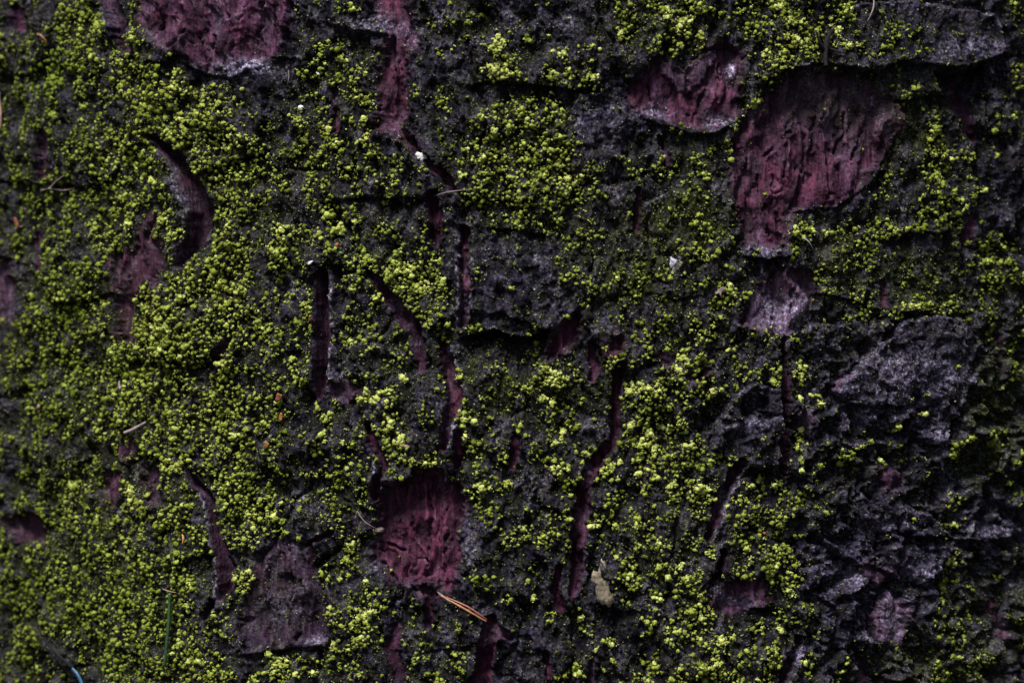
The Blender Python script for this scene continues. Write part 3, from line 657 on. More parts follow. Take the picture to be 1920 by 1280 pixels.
def lumps_mesh(lu, lv, lr, lh, stretch, tint0):
    """knobs (u, v, radius, lift in photo units) -> mesh of rough cores with small grains over them"""
    n = len(lu); big = lr > 4.3
    bb, nn = base_point(lu, lv); hs_ = samp(HS, lu, lv)
    pos = bb + nn * ((hs_ + (lh + .25 * lr) * S * 1e3) * 1e-3)[:, None]
    V_, F_, T_, uvs, k0 = [], [], [], [], 0
    for sel, pv_, pf_ in ((big, IC2V, IC2F), (~big, ICV, ICF)):
        if not sel.any(): continue
        v, f = grains(pos[sel], lr[sel] * S * .84, pv_, pf_, .36); q_ = len(pv_)
        V_.append(v); F_.append(f + k0); k0 += len(v); T_.append(np.repeat(tint0[sel] - .05, q_)); uvs.append((np.repeat(lu[sel], q_), np.repeat(lv[sel], q_)))
    cnt = np.maximum(3, (lr * lr / 4.2)).astype(int); own = np.repeat(np.arange(n), cnt); m_ = len(own)
    a = RNG.random(m_) * 2 * np.pi; z = RNG.random(m_) ** .8; q = np.sqrt(1 - z * z)
    R0 = lr[own] * RNG.uniform(.75, 1.45, m_)
    gu = lu[own] + R0 * q * np.cos(a); gv = lv[own] + R0 * q * np.sin(a) * stretch[own]
    b2, n2 = base_point(gu, gv)
    hg = np.maximum(samp(HS, gu, gv), hs_[own] - .5) + (lh[own] * (1 - .35 * q) + .22 * lr[own] + .80 * np.minimum(R0, lr[own]) * z) * S * 1e3
    g = .7 + 1.6 * RNG.beta(1.3, 2.4, m_)
    v, f = grains(b2 + n2 * (hg * 1e-3)[:, None], g * S, OHV, OHF, .45)
    V_.append(v); F_.append(f + k0); T_.append(np.repeat(tint0[own] + RNG.normal(0, .11, m_), 6)); uvs.append((np.repeat(gu, 6), np.repeat(gv, 6)))
    uu = np.concatenate([x[0] for x in uvs]); vv = np.concatenate([x[1] for x in uvs])
    return np.concatenate(V_), np.concatenate(F_), {'tint': np.clip(np.concatenate(T_), .02, 1), 'vivid': vivid(uu, vv)}
VIV = [(108,150,50,60,.8),(122,590,40,30,.8),(130,330,90,90,.35),(130,720,60,60,.6),(310,1130,40,60,.7),(250,1120,150,120,.35),(60,1050,120,200,.3),(20,350,40,60,.5),(225,1240,60,60,.5),(170,480,60,40,.5),(200,680,60,60,.35),(100,900,100,80,.3),(1760,60,200,60,.15),(1860,900,100,300,.25)]
def vivid(u, v):
    r = np.zeros_like(u)
    for a, b, ra, rb, k in VIV: r = np.maximum(r, k * np.exp(-(((u - a) / ra) ** 2 + ((v - b) / rb) ** 2)))
    return r
def tint_of(u, v, n, hi=0.0):
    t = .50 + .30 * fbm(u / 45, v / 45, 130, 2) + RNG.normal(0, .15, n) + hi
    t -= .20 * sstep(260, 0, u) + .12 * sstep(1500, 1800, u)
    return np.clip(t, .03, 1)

# ------------------------------------------------------------------ moss cushions that stand out one by one
CU = [
 ('bright moss cushion on the ledge right of the long red strip', 'moss cushions on the ledge', .22, [(932,86,20,26),(936,137,44,17)]),
 ('small moss tuft between the long red strip and the red hollow', 'moss tufts along the ledge', .15, [(1045,142,13,12),(1110,148,16,11),(1048,104,16,9),(1160,68,10,14),(990,76,10,10)]),
 ('bright moss cushion on the bark above the red hollow', 'moss above the red hollow', .2, [(1282,48,24,22),(1245,28,20,14),(1310,18,10,16),(1275,88,14,9)]),
 ('lime moss cushion above the forked dark twig', 'moss above the forked twig', .18, [(1490,84,26,16),(1462,100,16,12),(1470,45,16,18),(1578,24,14,22),(1455,15,18,12),(1568,55,10,14)]),
 ('thin strip of moss lying along the rim beside the forked dark twig', None, .15, [(1582,88,30,6)]),
 ('frothy moss cushion between the slanting fissure and narrow red slit', 'frothy moss by the narrow red slit', .2, [(768,508,26,17),(782,538,30,15),(830,527,11,16),(745,490,12,10)]),
 ('moss tuft on the plate left of the slanting violet fissure', 'moss tufts left of the slanting fissure', .08, [(660,545,11,12),(707,560,9,16),(690,485,14,9),(685,468,8,12),(660,640,22,8),(668,490,8,8)]),
 ('moss cushion beside the dark upright slot, on its upper left', 'moss left of the upright slot', .12, [(537,435,18,20),(522,470,14,18),(577,575,9,20),(500,616,18,15),(562,605,9,16)]),
 ('moss cushion just above the dark upright slot', 'moss above the upright slot', .1, [(615,404,18,14),(602,438,12,11),(636,430,11,13),(672,415,7,8)]),
 ('moss ridge on the mound below the crescent hollow', 'moss below the crescent hollow', .08, [(422,462,22,18),(420,532,26,18),(432,572,12,17),(455,545,16,10),(310,618,40,26),(345,560,24,14)]),
 ('moss tuft on the rounded lip left of the crescent hollow', 'moss left of the crescent hollow', .05, [(315,250,18,11),(242,420,11,24),(335,440,12,20),(305,410,10,12),(290,340,14,10)]),
 ('moss cushion on the bark just above the crescent hollow', 'moss above the crescent hollow', .08, [(278,200,22,11),(397,233,22,8),(345,225,14,10),(375,345,9,18),(425,275,12,9),(330,165,14,9)]),
 ('moss tuft by the short brown fissure left of the violet dome', 'moss beside the short brown fissure', .08, [(260,70,13,12),(195,46,11,20),(235,165,10,16),(195,112,9,14)]),
 ('vivid grass green moss tuft on the left flank of the trunk', 'vivid green moss on the left flank', .0, [(108,150,18,22),(122,592,14,11),(115,215,9,10),(130,715,18,12)]),
 ('moss tuft above the ragged red patch on the left flank', 'moss above the ragged red patch', .02, [(160,366,13,10),(90,400,9,12),(228,370,7,5),(180,430,8,9)]),
 ('tall moss column beside the small red patch, left flank', 'moss columns low on the left flank', .06, [(242,920,12,22),(325,878,13,22),(140,912,11,24)]),
 ('moss cushion right of the long brown fissure, left flank', 'moss right of the long brown fissure', .12, [(420,915,20,13),(420,682,15,18),(455,1086,22,18),(470,1070,10,9),(445,820,16,14)]),
 ('moss cushion between the green needle and the long brown fissure', 'moss right of the green needle', .1, [(355,1092,20,15),(358,1240,13,9),(380,1235,9,8),(350,1135,14,14)]),
 ('lime moss cushion left of the forked red fissure', 'moss left of the forked fissure', .18, [(1042,712,28,17),(1025,690,10,10),(1020,745,11,8),(1035,755,6,9),(1042,830,11,11),(1055,812,9,8),(1052,885,22,16),(1097,848,8,9)]),
 ('lime moss ledge just right of the forked red fissure', 'moss ledge right of the forked fissure', .2, [(1210,727,40,14),(1178,736,14,13),(1282,668,12,22),(1270,692,12,10),(1310,672,14,6),(1335,735,14,10)]),
 ('moss cushion on the lumpy plate below the long moss ledge', 'moss below the long moss ledge', .16, [(1215,812,14,14),(1242,800,12,8),(1180,800,10,14),(1200,835,22,12),(1285,835,14,12),(1255,805,8,12),(1195,862,10,9),(1225,845,7,16),(1260,852,8,8)]),
 ('moss tuft in the fork of the red fissure', 'moss in the fork of the fissure', .12, [(1142,875,16,11),(1157,898,8,8),(1160,868,7,8)]),
 ('pale moss cushion left of the slit with grey edge', 'moss left of the grey edged slit', .2, [(1295,903,10,12),(1315,920,20,14),(1258,912,14,14),(1330,868,8,13),(1200,885,14,8),(1230,897,9,8)]),
 ('moss tuft right of the slit with a grey right edge', 'moss right of the grey edged slit', .12, [(1387,938,11,13),(1407,910,9,9),(1424,898,10,8),(1397,1030,10,14),(1402,1052,10,12),(1435,1070,9,14),(1452,908,12,11)]),
 ('moss cushion on the mound above the crimson oval', 'moss above the crimson oval', .15, [(700,750,34,12),(735,792,11,18),(757,706,11,14),(722,735,16,10),(690,735,12,8)]),
 ('upright band of moss left of the crimson oval', 'moss bands left of the crimson oval', .12, [(612,778,13,14),(610,815,14,16),(600,765,10,8),(648,830,8,8)]),
 ('curled moss rope just above the crimson oval', 'moss ropes above the crimson oval', .12, [(752,828,13,24),(728,830,9,16),(760,860,9,7),(778,860,6,6),(820,868,8,6),(800,868,6,7)]),
 ('moss cushion right of the crimson oval', 'moss right of the crimson oval', .15, [(905,918,24,13),(950,911,11,14),(870,780,12,15),(891,790,9,7),(875,815,6,8)]),
 ('round moss tuft between the crimson oval and the forked red fissure', 'round tufts by the red fissure', .12, [(982,991,10,12),(1020,1004,12,9),(905,745,7,6),(862,708,12,6),(1000,1120,9,10),(985,1010,8,6)]),
 ('bright moss cushion left of the brown needle pair', 'moss left of the brown needles', .2, [(685,1158,22,16),(672,1196,20,7),(700,1145,12,9),(665,1175,8,12)]),
 ('moss cushion between the grey violet panel and the crimson oval', 'moss between panel and oval', .12, [(650,1052,17,10),(655,1020,15,7),(640,1085,6,12),(690,1090,8,7),(628,1205,9,9)]),
 ('moss cushion above the grey violet panel', 'moss above the panel', .1, [(517,970,18,14),(470,965,14,12),(500,930,18,10)]),
 ('moss cushion below the grey violet panel', 'moss below the panel', .1, [(530,1245,20,14),(585,1262,10,11),(505,1225,8,8),(675,1262,10,10),(560,1262,10,8)]),
 ('round moss tuft near the tan papery scrap', 'round tufts near the tan scrap', .15, [(1105,987,8,10),(1152,984,9,8),(1167,1056,8,8),(1177,1080,10,16),(1120,985,6,6),(1190,980,8,14),(1155,1045,5,5),(1195,1025,6,5)]),
 ('moss cushion on the plate right of the tan papery scrap', 'moss right of the tan scrap', .14, [(1232,1062,8,12),(1272,1065,10,12),(1287,1085,12,14),(1230,1120,13,11),(1325,1037,12,10),(1250,1082,7,7),(1232,1018,8,14)]),
 ('tall moss bank below the thin branching slit', 'moss banks low on the trunk', .14, [(1312,1125,12,18),(1314,1158,12,14),(1292,1146,11,12),(1335,1150,8,6)]),
 ('moss cushion among dark cracks below the tan papery scrap', 'moss below the tan scrap', .12, [(1262,1182,20,8),(1248,1195,10,8),(1087,1160,9,8),(1147,1207,8,7),(1225,1165,6,6),(1085,1262,14,12),(1115,1217,5,6),(1310,1198,7,8)]),
 ('moss cushion low on the trunk left of the slanting black crack', 'moss left of the slanting crack', .14, [(1307,1247,17,12),(1335,1245,13,11),(1352,1200,10,16),(1372,1195,9,10),(1425,1180,9,9),(1230,1250,10,12),(1270,1252,6,6)]),
 ('moss tuft beside the dark red slit left of the toothed plate', 'moss by the slit left of the toothed plate', .12, [(1495,862,10,7),(1497,880,9,8),(1536,872,11,6),(1502,805,7,8),(1503,825,6,7),(1494,840,7,7),(1537,757,9,8),(1500,690,10,7),(1485,705,6,10),(1450,700,8,16),(1447,722,9,10),(1502,705,8,8),(1497,747,11,5),(1520,740,6,6)]),
 ('small moss tuft below the toothed plate', 'moss below the toothed plate', .08, [(1587,858,12,9),(1576,868,8,9),(1612,835,6,7),(1627,828,6,6),(1652,865,9,7),(1574,845,6,5),(1805,820,11,9),(1790,830,5,7),(1780,850,6,8)]),
 ('tiny moss dab lying on the dark toothed plate', 'moss dabs on the toothed plate', .06, [(1722,740,8,5),(1722,776,10,6),(1672,800,9,11)]),
 ('moss tuft on the upright band right of the wine red shield', 'moss right of the shield', .08, [(1755,330,18,12),(1765,345,14,8),(1758,410,18,9),(1792,375,8,9),(1800,390,7,8),(1785,358,5,7),(1723,407,5,6),(1725,372,5,9),(1750,245,12,11),(1742,262,8,7),(1785,300,7,6),(1835,358,7,5),(1750,290,10,8)]),
 ('moss strip on the ledge below the narrow shield tail', 'moss below the shield tail', .1, [(1482,438,13,14),(1515,430,14,10),(1500,446,12,7),(1545,436,10,7)]),
 ('moss strip along the mid ledge right of the shield tail', 'moss along the mid ledge', .06, [(1675,432,16,7),(1700,428,12,6),(1650,445,12,8)]),
 ('bright moss strip on the green panel rim above the toothed plate', 'moss on the rim of the green panel', .12, [(1686,573,16,7),(1706,574,12,7),(1730,572,10,8)]),
 ('moss cushion on the far right flank', 'moss on the far right flank', .06, [(1850,490,13,14),(1868,492,9,12),(1850,520,14,7),(1842,462,14,9),(1882,488,5,5),(1865,292,6,5),(1897,8,12,7),(1862,245,7,11),(1785,1052,16,13),(1770,1102,12,12),(1785,982,9,8),(1870,1222,12,9),(1896,868,8,8),(1888,905,6,6),(1780,1230,14,9),(1815,455,6,6)]),
 ('moss cushion with a pink flake at its edge, beside the violet patch', None, .16, [(1362,545,18,20)]),
 ('moss pad on the bark left of the shield', 'moss pads left of the shield', .12, [(1310,328,18,7),(1320,337,8,8),(1410,200,12,6),(1430,100,14,12),(1425,188,10,6)]),
 ('moss tuft right of the slit low on the right, beside dark scales', 'moss beside the dark scales', .1, [(1447,1025,9,8),(1477,1032,9,10),(1470,1105,9,10),(1478,1115,8,7),(1502,1240,12,9),(1462,980,9,11),(1445,1060,8,14),(1460,1180,8,12),(1448,1215,9,12),(1540,960,5,5)]),
 ('moss tuft on the bark between the violet dome and the long dark red strip', 'moss between dome and red strip', .06, [(615,246,12,10),(690,224,11,8),(637,268,7,18),(642,110,11,14),(680,190,9,16),(660,225,8,8),(665,20,8,9),(560,225,10,9),(675,270,8,6),(570,262,9,6),(700,290,12,7)]),
 ('knobbly moss cushion in the broad mossy field right of the white flake', 'moss in the mossy field', .14, [(905,300,14,8),(980,205,13,9),(1052,235,10,10),(1050,258,9,7),(990,225,9,8),(1030,285,12,9),(990,300,12,11),(1045,310,16,9),(930,248,9,8),(1000,345,18,7),(1080,345,14,9),(1060,365,9,8),(1020,330,14,7),(975,375,12,8),(1065,335,9,7),(955,240,10,9),(870,330,8,12),(1090,330,7,10)]),
]
SPL = {'moss on the far right flank': None,
 'moss in the mossy field': (1, 295, 'moss tuft in the upper mossy field right of the white flake', 'moss tuft in the lower mossy field right of the white flake'),
 'moss right of the shield': (1, 345, 'moss tuft right of the wine red shield, upper cluster', 'moss tuft right of the wine red shield, lower cluster'),
 'moss between dome and red strip': (1, 226, 'moss tuft between violet dome and red strip, upper half', 'moss tuft between violet dome and red strip, lower half'),
 'moss beside the dark scales': (1, 1070, 'moss tuft beside the upper dark scales', 'moss tuft beside the lower dark scales'),
 'moss by the slit left of the toothed plate': (1, 770, 'moss tuft by the upper slit left of the toothed plate', 'moss tuft by the lower slit left of the toothed plate')}
FLANK = [('moss tuft on the right flank near the red streak', 'moss near the red streak', [(1865,292,6,5),(1897,8,12,7),(1862,245,7,11),(1815,455,6,6)]),
 ('moss cushion right of the sunken green panel', 'moss right of the green panel', [(1850,490,13,14),(1868,492,9,12),(1850,520,14,7),(1842,462,14,9),(1882,488,5,5)]),
 ('moss clump right of the dark layered scales', 'moss right of the dark scales', [(1785,1052,16,13),(1770,1102,12,12),(1785,982,9,8)]),
 ('moss cushion low on the right flank near the violet streak', 'moss near the violet streak', [(1870,1222,12,9),(1780,1230,14,9)]),
 ('small moss dot far right of the toothed plate', 'moss dots far right', [(1896,868,8,8),(1888,905,6,6)])]
CU2 = []
for lab, grp, hi, lst in CU:
    if grp not in SPL: CU2.append((lab, grp, hi, lst))
    elif SPL[grp] is None: CU2 += [(a_, b_, hi, c_) for a_, b_, c_ in FLANK]
    else:
        ax, th, la, lb_ = SPL[grp]
        CU2.append((la, grp + ', upper', hi, [q for q in lst if q[ax] < th])); CU2.append((lb_, grp + ', lower', hi, [q for q in lst if q[ax] >= th][:10]))
        if len([q for q in lst if q[ax] >= th]) > 10: CU2.append(('moss tuft at the foot of the mossy field above the dark plate', grp + ', foot', hi, [q for q in lst if q[ax] >= th][10:]))
for lab, grp, hi, lst in CU2:
    multi = len(lst) > 1; rank = sorted(range(len(lst)), key=lambda i: lst[i][1]); ORD = ['topmost of these', 'second from the top', 'third from the top', 'fourth from the top', 'fifth from the top', 'sixth from the top', 'seventh from the top', 'eighth from the top', 'ninth from the top']
    for ci, (a, b, ru, rv) in enumerate(lst):
        k_ = rank.index(ci)
        full = lab if not multi or len(lst) > 10 else lab + ', ' + ('lowest of these' if k_ == len(lst) - 1 else ORD[k_])
        nl = max(3, int(ru * rv / 17))                # a cushion is built from several knobs
        q = np.sqrt(RNG.random(nl)) * .85; an = RNG.random(nl) * 2 * np.pi; q[0] = 0
        wob = 1 + .25 * np.sin(2 * an + random.random() * 6) + .18 * np.sin(4 * an + random.random() * 6)
        kr = RNG.uniform(2.8, 6.0, nl) * (1.1 - .35 * q)
        lu, lv = a + ru * q * wob * np.cos(an), b + rv * q * wob * np.sin(an)
        lh = .34 * min(ru, rv) * (1 - q * q)
        st = np.full(nl, 1.2 if a < 260 else 1.0)
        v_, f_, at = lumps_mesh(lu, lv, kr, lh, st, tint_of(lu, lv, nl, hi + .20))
        b0, n0_ = base_point(np.array([float(a)]), np.array([float(b)])); org = b0[0] + n0_[0] * samp(HS, np.array([float(a)]), np.array([float(b)]))[0] * 1e-3
        o = mk('moss_cushion', v_ - org, f_, MM, None, at); o.location = org
        tag(o, full, 'moss', grp if multi else None)

# ------------------------------------------------------------------ the moss carpet
SP = 8.4
cu = np.arange(-125, 2046, SP); cv = np.arange(-90, 1371, SP)
CUg, CVg = np.meshgrid(cu, cv); CUg = CUg + RNG.uniform(-.5, .5, CUg.shape) * SP; CVg = CVg + RNG.uniform(-.5, .5, CVg.shape) * SP
cuf, cvf = CUg.ravel(), CVg.ravel()
cov = cover(cuf, cvf) / 10
lf_ = sstep(520, 300, cuf); nz = .5 + 1.05 * (fbm(cuf / 34, cvf / 38, 140, 3, .6) * (1 - lf_) + fbm(cuf / 25, cvf / 62, 144, 3, .6) * lf_)
thr = cov * 1.08 + .0 + .06 * sstep(520, 380, cuf); keep = (.84 * nz + .16 * RNG.random(len(cuf))) < thr * (1 - .93 * np.clip(samp(NOMOSS, cuf, cvf), 0, 1))
hgt = samp(blur(H, 9), cuf, cvf) - samp(H, cuf, cvf)            # moss prefers the raised crumbs
keep &= RNG.random(len(cuf)) > .25 * np.clip(hgt, 0, 2)
mound = np.clip((thr - nz)[keep] * 16, -.5, 6.5)
cuf, cvf, cov = cuf[keep], cvf[keep], cov[keep]
n = len(cuf)
lr = 1.9 + 3.8 * RNG.beta(1.2, 2.4, n) + (1.2 + 1.2 * sstep(560, 380, cuf)) * cov * RNG.random(n)
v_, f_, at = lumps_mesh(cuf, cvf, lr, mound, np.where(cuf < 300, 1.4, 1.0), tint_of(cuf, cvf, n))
moss = mk('moss_carpet', v_, f_, MM, None, at)
n = 130000
fu, fv = RNG.uniform(-125, 2045, n), RNG.uniform(-90, 1370, n)
pf_ = (.10 + .95 * cover(fu, fv) / 10 + .35 * samp(ALG, fu, fv)) * (1 - .92 * np.clip(np.maximum(samp(NOMOSS, fu, fv) * .9, samp(RED, fu, fv)), 0, 1)) * np.clip(.45 + 2.2 * fbm(fu / 20, fv / 26, 160, 3), 0, 1.6)
kk = RNG.random(n) < pf_; fu, fv = fu[kk], fv[kk]; n = len(fu)
bb, nn = base_point(fu, fv); fr_ = .8 + 1.9 * RNG.beta(1.2, 3, n)
v_, f_ = grains(bb + nn * ((samp(H, fu, fv) + .10) * 1e-3)[:, None], fr_ * S, OCV, OCF, .35)
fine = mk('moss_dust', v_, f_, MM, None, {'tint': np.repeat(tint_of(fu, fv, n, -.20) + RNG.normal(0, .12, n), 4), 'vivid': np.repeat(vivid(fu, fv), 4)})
tag(fine, 'fine olive green moss dust between the larger moss grains', 'moss', kind='stuff')
tag(moss, 'powdery yellow green moss grains spread over the bark', 'moss', kind='stuff')

# fine grey green crust in between
n = 110000
du_, dv_ = RNG.uniform(-125, 2045, n), RNG.uniform(-90, 1370, n)
pr = (.12 + .55 * samp(ALG, du_, dv_) + .4 * np.clip(samp(PALE, du_, dv_), 0, 1)) * (1 - .9 * np.clip(samp(RED, du_, dv_) * 1.3, 0, 1)) * (.5 + .9 * fbm(du_ / 30, dv_ / 36, 150, 2))
k = RNG.random(n) < pr
du_, dv_ = du_[k], dv_[k]; n = len(du_)
rad = RNG.uniform(.8, 2.0, n)
bb, nn = base_point(du_, dv_); vv_, ff = grains(bb + nn * ((samp(H, du_, dv_) + .05) * 1e-3)[:, None], rad * S, OCV, OCF, .35)
tn = np.clip(RNG.beta(2, 3, n) + .35 * np.clip(samp(PALE, du_, dv_), 0, 1) * RNG.random(n), 0, 1)
crust = mk('lichen_crust', vv_, ff, MD, None, {'tint': np.repeat(tn, 4)})
tag(crust, 'fine grey green lichen specks dusted over the dark bark', 'lichen', kind='stuff')

# ------------------------------------------------------------------ litter caught on the bark
def path(pts, lift, nper=8):
    """smooth 3-D path over the bark through (u, v) points"""
    p = np.array(pts, float); t = np.linspace(0, len(p) - 1, nper * (len(p) - 1) + 1)
    i = np.clip(t.astype(int), 0, len(p) - 2); f = (t - i)[:, None]
    p0 = p[np.maximum(i - 1, 0)]; p1 = p[i]; p2 = p[i + 1]; p3 = p[np.minimum(i + 2, len(p) - 1)]
    q = .5 * ((2 * p1) + (-p0 + p2) * f + (2 * p0 - 5 * p1 + 4 * p2 - p3) * f ** 2 + (-p0 + 3 * p1 - 3 * p2 + p3) * f ** 3)
    h = samp(HS, q[:, 0], q[:, 1])
    A = np.linspace(0, 1, len(h)); hull = h.copy()
    lin = np.polyval(np.polyfit(A, h, 2 if len(h) > 3 else 1), A); lin += max(0, np.percentile(h - lin, 80))
    b, nn = base_point(q[:, 0], q[:, 1])
    return b + nn * ((lin + lift) * 1e-3)[:, None], nn
def tube(pts3, radii, sides=8, flat=1.0, nrm=None):
    n = len(pts3); tang = np.gradient(pts3, axis=0); tang /= np.linalg.norm(tang, axis=1)[:, None] + 1e-12
    N = nrm if nrm is not None else np.tile([0, -1, 0], (n, 1)); B = np.cross(tang, N); B /= np.linalg.norm(B, axis=1)[:, None] + 1e-12
    N = np.cross(B, tang)
    a = np.linspace(0, 2 * np.pi, sides + 1)[:-1]
    ring = pts3[:, None] + radii[:, None, None] * (np.cos(a)[None, :, None] * B[:, None] + flat * np.sin(a)[None, :, None] * N[:, None])
    v = ring.reshape(-1, 3); f = []
    for i in range(n - 1):
        for j in range(sides):
            f.append((i * sides + j, i * sides + (j + 1) % sides, (i + 1) * sides + (j + 1) % sides, (i + 1) * sides + j))
    c0 = len(v); v = np.concatenate([v, pts3[:1], pts3[-1:]])
    for j in range(sides):
        f.append((c0, (j + 1) % sides, j, j)); k = (n - 1) * sides; f.append((c0 + 1, k + j, k + (j + 1) % sides, k + (j + 1) % sides))
    return v, f
def mk_py(name, v, f, mat, parent=None):
    me = bpy.data.meshes.new(name); me.from_pydata([tuple(x) for x in v], [], [tuple(dict.fromkeys(x)) for x in f])
    me.polygons.foreach_set('use_smooth', [True] * len(me.polygons)); me.materials.append(mat); me.update()
    o = bpy.data.objects.new(name, me); scene.collection.objects.link(o); o.parent = parent; return o
def strand(name, pts, r_px, mat, label=None, cat=None, lift=.4, flat=1.0, taper=(.5, 1, .3), parent=None, group=None, nper=8):
    p3, nn = path(pts, lift, nper); t = np.linspace(0, 1, len(p3))
    rad = np.interp(t, [0, .5, 1], taper) * r_px * S
    v, f = tube(p3, rad, 8, flat, nn)
    if parent is None:
        o0 = p3[0]; o = mk_py(name, v - o0, f, mat); o.location = o0
    else:
        o = mk_py(name, v - np.array(parent.location), f, mat, parent)
    return tag(o, label, cat, group)
def chip(name, u, v, outline, thick, mat, label, cat, lift=.3, curl=.0, group=None):
    dn = []
    for i in range(len(outline)):
        (a0, b0), (a1, b1) = outline[i], outline[(i + 1) % len(outline)]
        for t in (0, .33, .66):
            k = 1 + random.uniform(-.09, .09); dn.append(((a0 + (a1 - a0) * t) * k, (b0 + (b1 - b0) * t) * k))
    outline = dn
    """thin solid flake with its own outline (photo units round its centre), curled, lying on the bark"""
    n = len(outline); rings = [1, .66, .33]; vt = []; 
    c = on_bark(np.array([float(u)]), np.array([float(v)]), lift, HS)[0]
    _, nr = base_point(np.array([float(u)]), np.array([float(v)])); nr = nr[0]
    ex = np.cross(np.array([0, 0, 1.]), nr); ex /= np.linalg.norm(ex); ez = np.array([0, 0, 1.])
    if ex[0] < 0: ex = -ex
    mx = max(math.hypot(a, b) for a, b in outline)
    def pt(a, b, s): 
        z = curl * (math.hypot(a, b) / mx) ** 2 + .12 * math.sin(a * .9 + b * 1.3)
        return ex * a * S - ez * b * S + nr * (z * 1e-3 + s * thick * .5e-3)
    for s in (1, -1):
        for rk in rings: vt += [pt(a * rk, b * rk, s * (1 if rk < 1 else .5)) for a, b in outline]
        vt.append(pt(0, 0, s))
    f = []; m = 3 * n + 1
    for s, o_ in ((1, 0), (-1, m)):
        for k in range(2):
            for j in range(n):
                q = (o_ + k * n + j, o_ + k * n + (j + 1) % n, o_ + (k + 1) * n + (j + 1) % n, o_ + (k + 1) * n + j)
                f.append(q if s < 0 else q[::-1])
        for j in range(n):
            q = (o_ + 2 * n + j, o_ + 2 * n + (j + 1) % n, o_ + 3 * n); f.append(q if s < 0 else q[::-1])
    for j in range(n): f.append((j, (j + 1) % n, m + (j + 1) % n, m + j))
    o = mk_py(name, vt, f, mat); o.location = c
    return tag(o, label, cat, group)
def blob_outline(ru, rv, n=14, rough=.25, rot=0.0):
    out = []
    for i in range(n):
        a = 2 * math.pi * i / n; k = 1 + random.uniform(-rough, rough)
        x, y = ru * k * math.cos(a), rv * k * math.sin(a)
        out.append((x * math.cos(rot) - y * math.sin(rot), x * math.sin(rot) + y * math.cos(rot)))
    return out
m_tan = plain('dry_needle', (.30, .13, .06), .4); m_tan2 = plain('dry_needle_dark', (.20, .075, .05), .45)
m_grn = plain('green_needle', (.018, .048, .018), .5); m_blu = plain('blue_blade', (.025, .085, .17), .25, .2); m_blk = plain('black_blade', (.006, .007, .010), .7, .4, 600, .1)
m_wht = plain('white_flake', (.42, .42, .43), .5, .35); m_buff = plain('tan_paper', (.12, .10, .07), .8, .8, 900); m_rust = plain('rust_scale', (.13, .035, .015), .6); m_brn = plain('brown_scale', (.22, .11, .08), .6)
m_pnk = plain('pale_twig', (.16, .125, .125), .7); m_dtw = plain('dark_twig', (.010, .008, .010), .9, .5, 600, .08); m_pinkfl = plain('pink_flake', (.22, .14, .12), .7)

# pair of brown needles in one sheath
p3, _ = path([(826, 1113), (915, 1164)], 1.2)
nd = bpy.data.objects.new('pine_needle_pair', None); scene.collection.objects.link(nd); nd.location = p3[0]; bpy.context.view_layer.update()
tag(nd, 'pair of tan pine needles lying below the crimson oval', 'pine needles')
strand('needle', [(827, 1114), (872, 1138), (914, 1163)], 2.3, m_tan, lift=1.3, parent=nd, taper=(.35, 1, .55))
strand('needle', [(828, 1113), (880, 1135), (915, 1160)], 1.8, m_tan2, lift=1.3, parent=nd, taper=(.3, 1, .6))
strand('sheath', [(822, 1108), (826, 1112), (834, 1117)], 2.2, m_pnk, lift=1.2, parent=nd, taper=(.4, 1, .9))
gnd = bpy.data.objects.new('green_needle', None); scene.collection.objects.link(gnd)
p3, _ = path([(329, 1110), (325, 1180), (319, 1246)], 2.4); gnd.location = p3[0]; bpy.context.view_layer.update()
tag(gnd, 'upright dark green pine needle with a pale tip among moss', 'pine needle')
strand('needle', [(329, 1110), (327, 1160), (323, 1205), (319, 1246)], 3.6, m_grn, lift=2.6, parent=gnd, taper=(.8, 1, .8))
strand('pale_tip', [(317, 1102), (328, 1106), (342, 1109)], 1.3, m_pinkfl, lift=2.8, parent=gnd, taper=(.4, 1, .3))
bl = bpy.data.objects.new('grass_blade', None); scene.collection.objects.link(bl)
p3, _ = path([(108, 1196), (150, 1245), (180, 1300)], 2.5); bl.location = p3[0]; bpy.context.view_layer.update()
tag(bl, 'dark curved grass blade with a blue shine at its lower end', 'grass blade')
strand('stem', [(106, 1192), (125, 1215), (140, 1232), (153, 1250)], 3.2, m_blk, lift=2.5, parent=bl, taper=(.5, 1, 1))
strand('blade', [(153, 1250), (163, 1263), (170, 1278), (176, 1300), (178, 1330)], 4.0, m_blu, lift=2.5, parent=bl, taper=(.75, 1, .8), flat=.5)

chip('white_flake', 790, 294, [(-11,-4),(-7,-9),(0,-7),(6,-9),(11,-3),(11,4),(5,6),(1,12),(-2,5),(-8,6)], .5, m_wht, 'small white papery flake at the foot of the long dark red strip', 'flake', 1.2, -.5)
chip('insect_egg', 564, 203, blob_outline(5.5, 6, 12, .08), 1.4, m_wht, 'tiny round white grain on dark bark below the violet dome', 'grain', 1.0, -.6)
chip('white_flake', 591, 493, blob_outline(7, 3, 10, .2, -.4), .4, m_wht, 'tiny pale sliver just above the dark upright slot', 'flake', 1.4, .2)
chip('white_speck', 596, 138, blob_outline(4, 2.5, 9, .2), .4, m_wht, 'tiny white speck between the violet dome and the red strip', 'flake', 1.0)
chip('white_speck', 700, 195, blob_outline(3, 3.5, 9, .2), .4, m_wht, 'tiny white speck at the left edge of the red strip', 'flake', 1.0)
chip('papery_scrap', 1128, 1096, [(-2,-52),(6,-40),(9,-22),(13,-8),(14,10),(20,22),(24,30),(14,38),(2,36),(-10,30),(-13,14),(-12,-2),(-22,-10),(-20,-26),(-9,-28)], .6, m_buff, 'ragged tan papery scrap stuck to dark bark right of the red fissure', 'scrap', .8, .4)
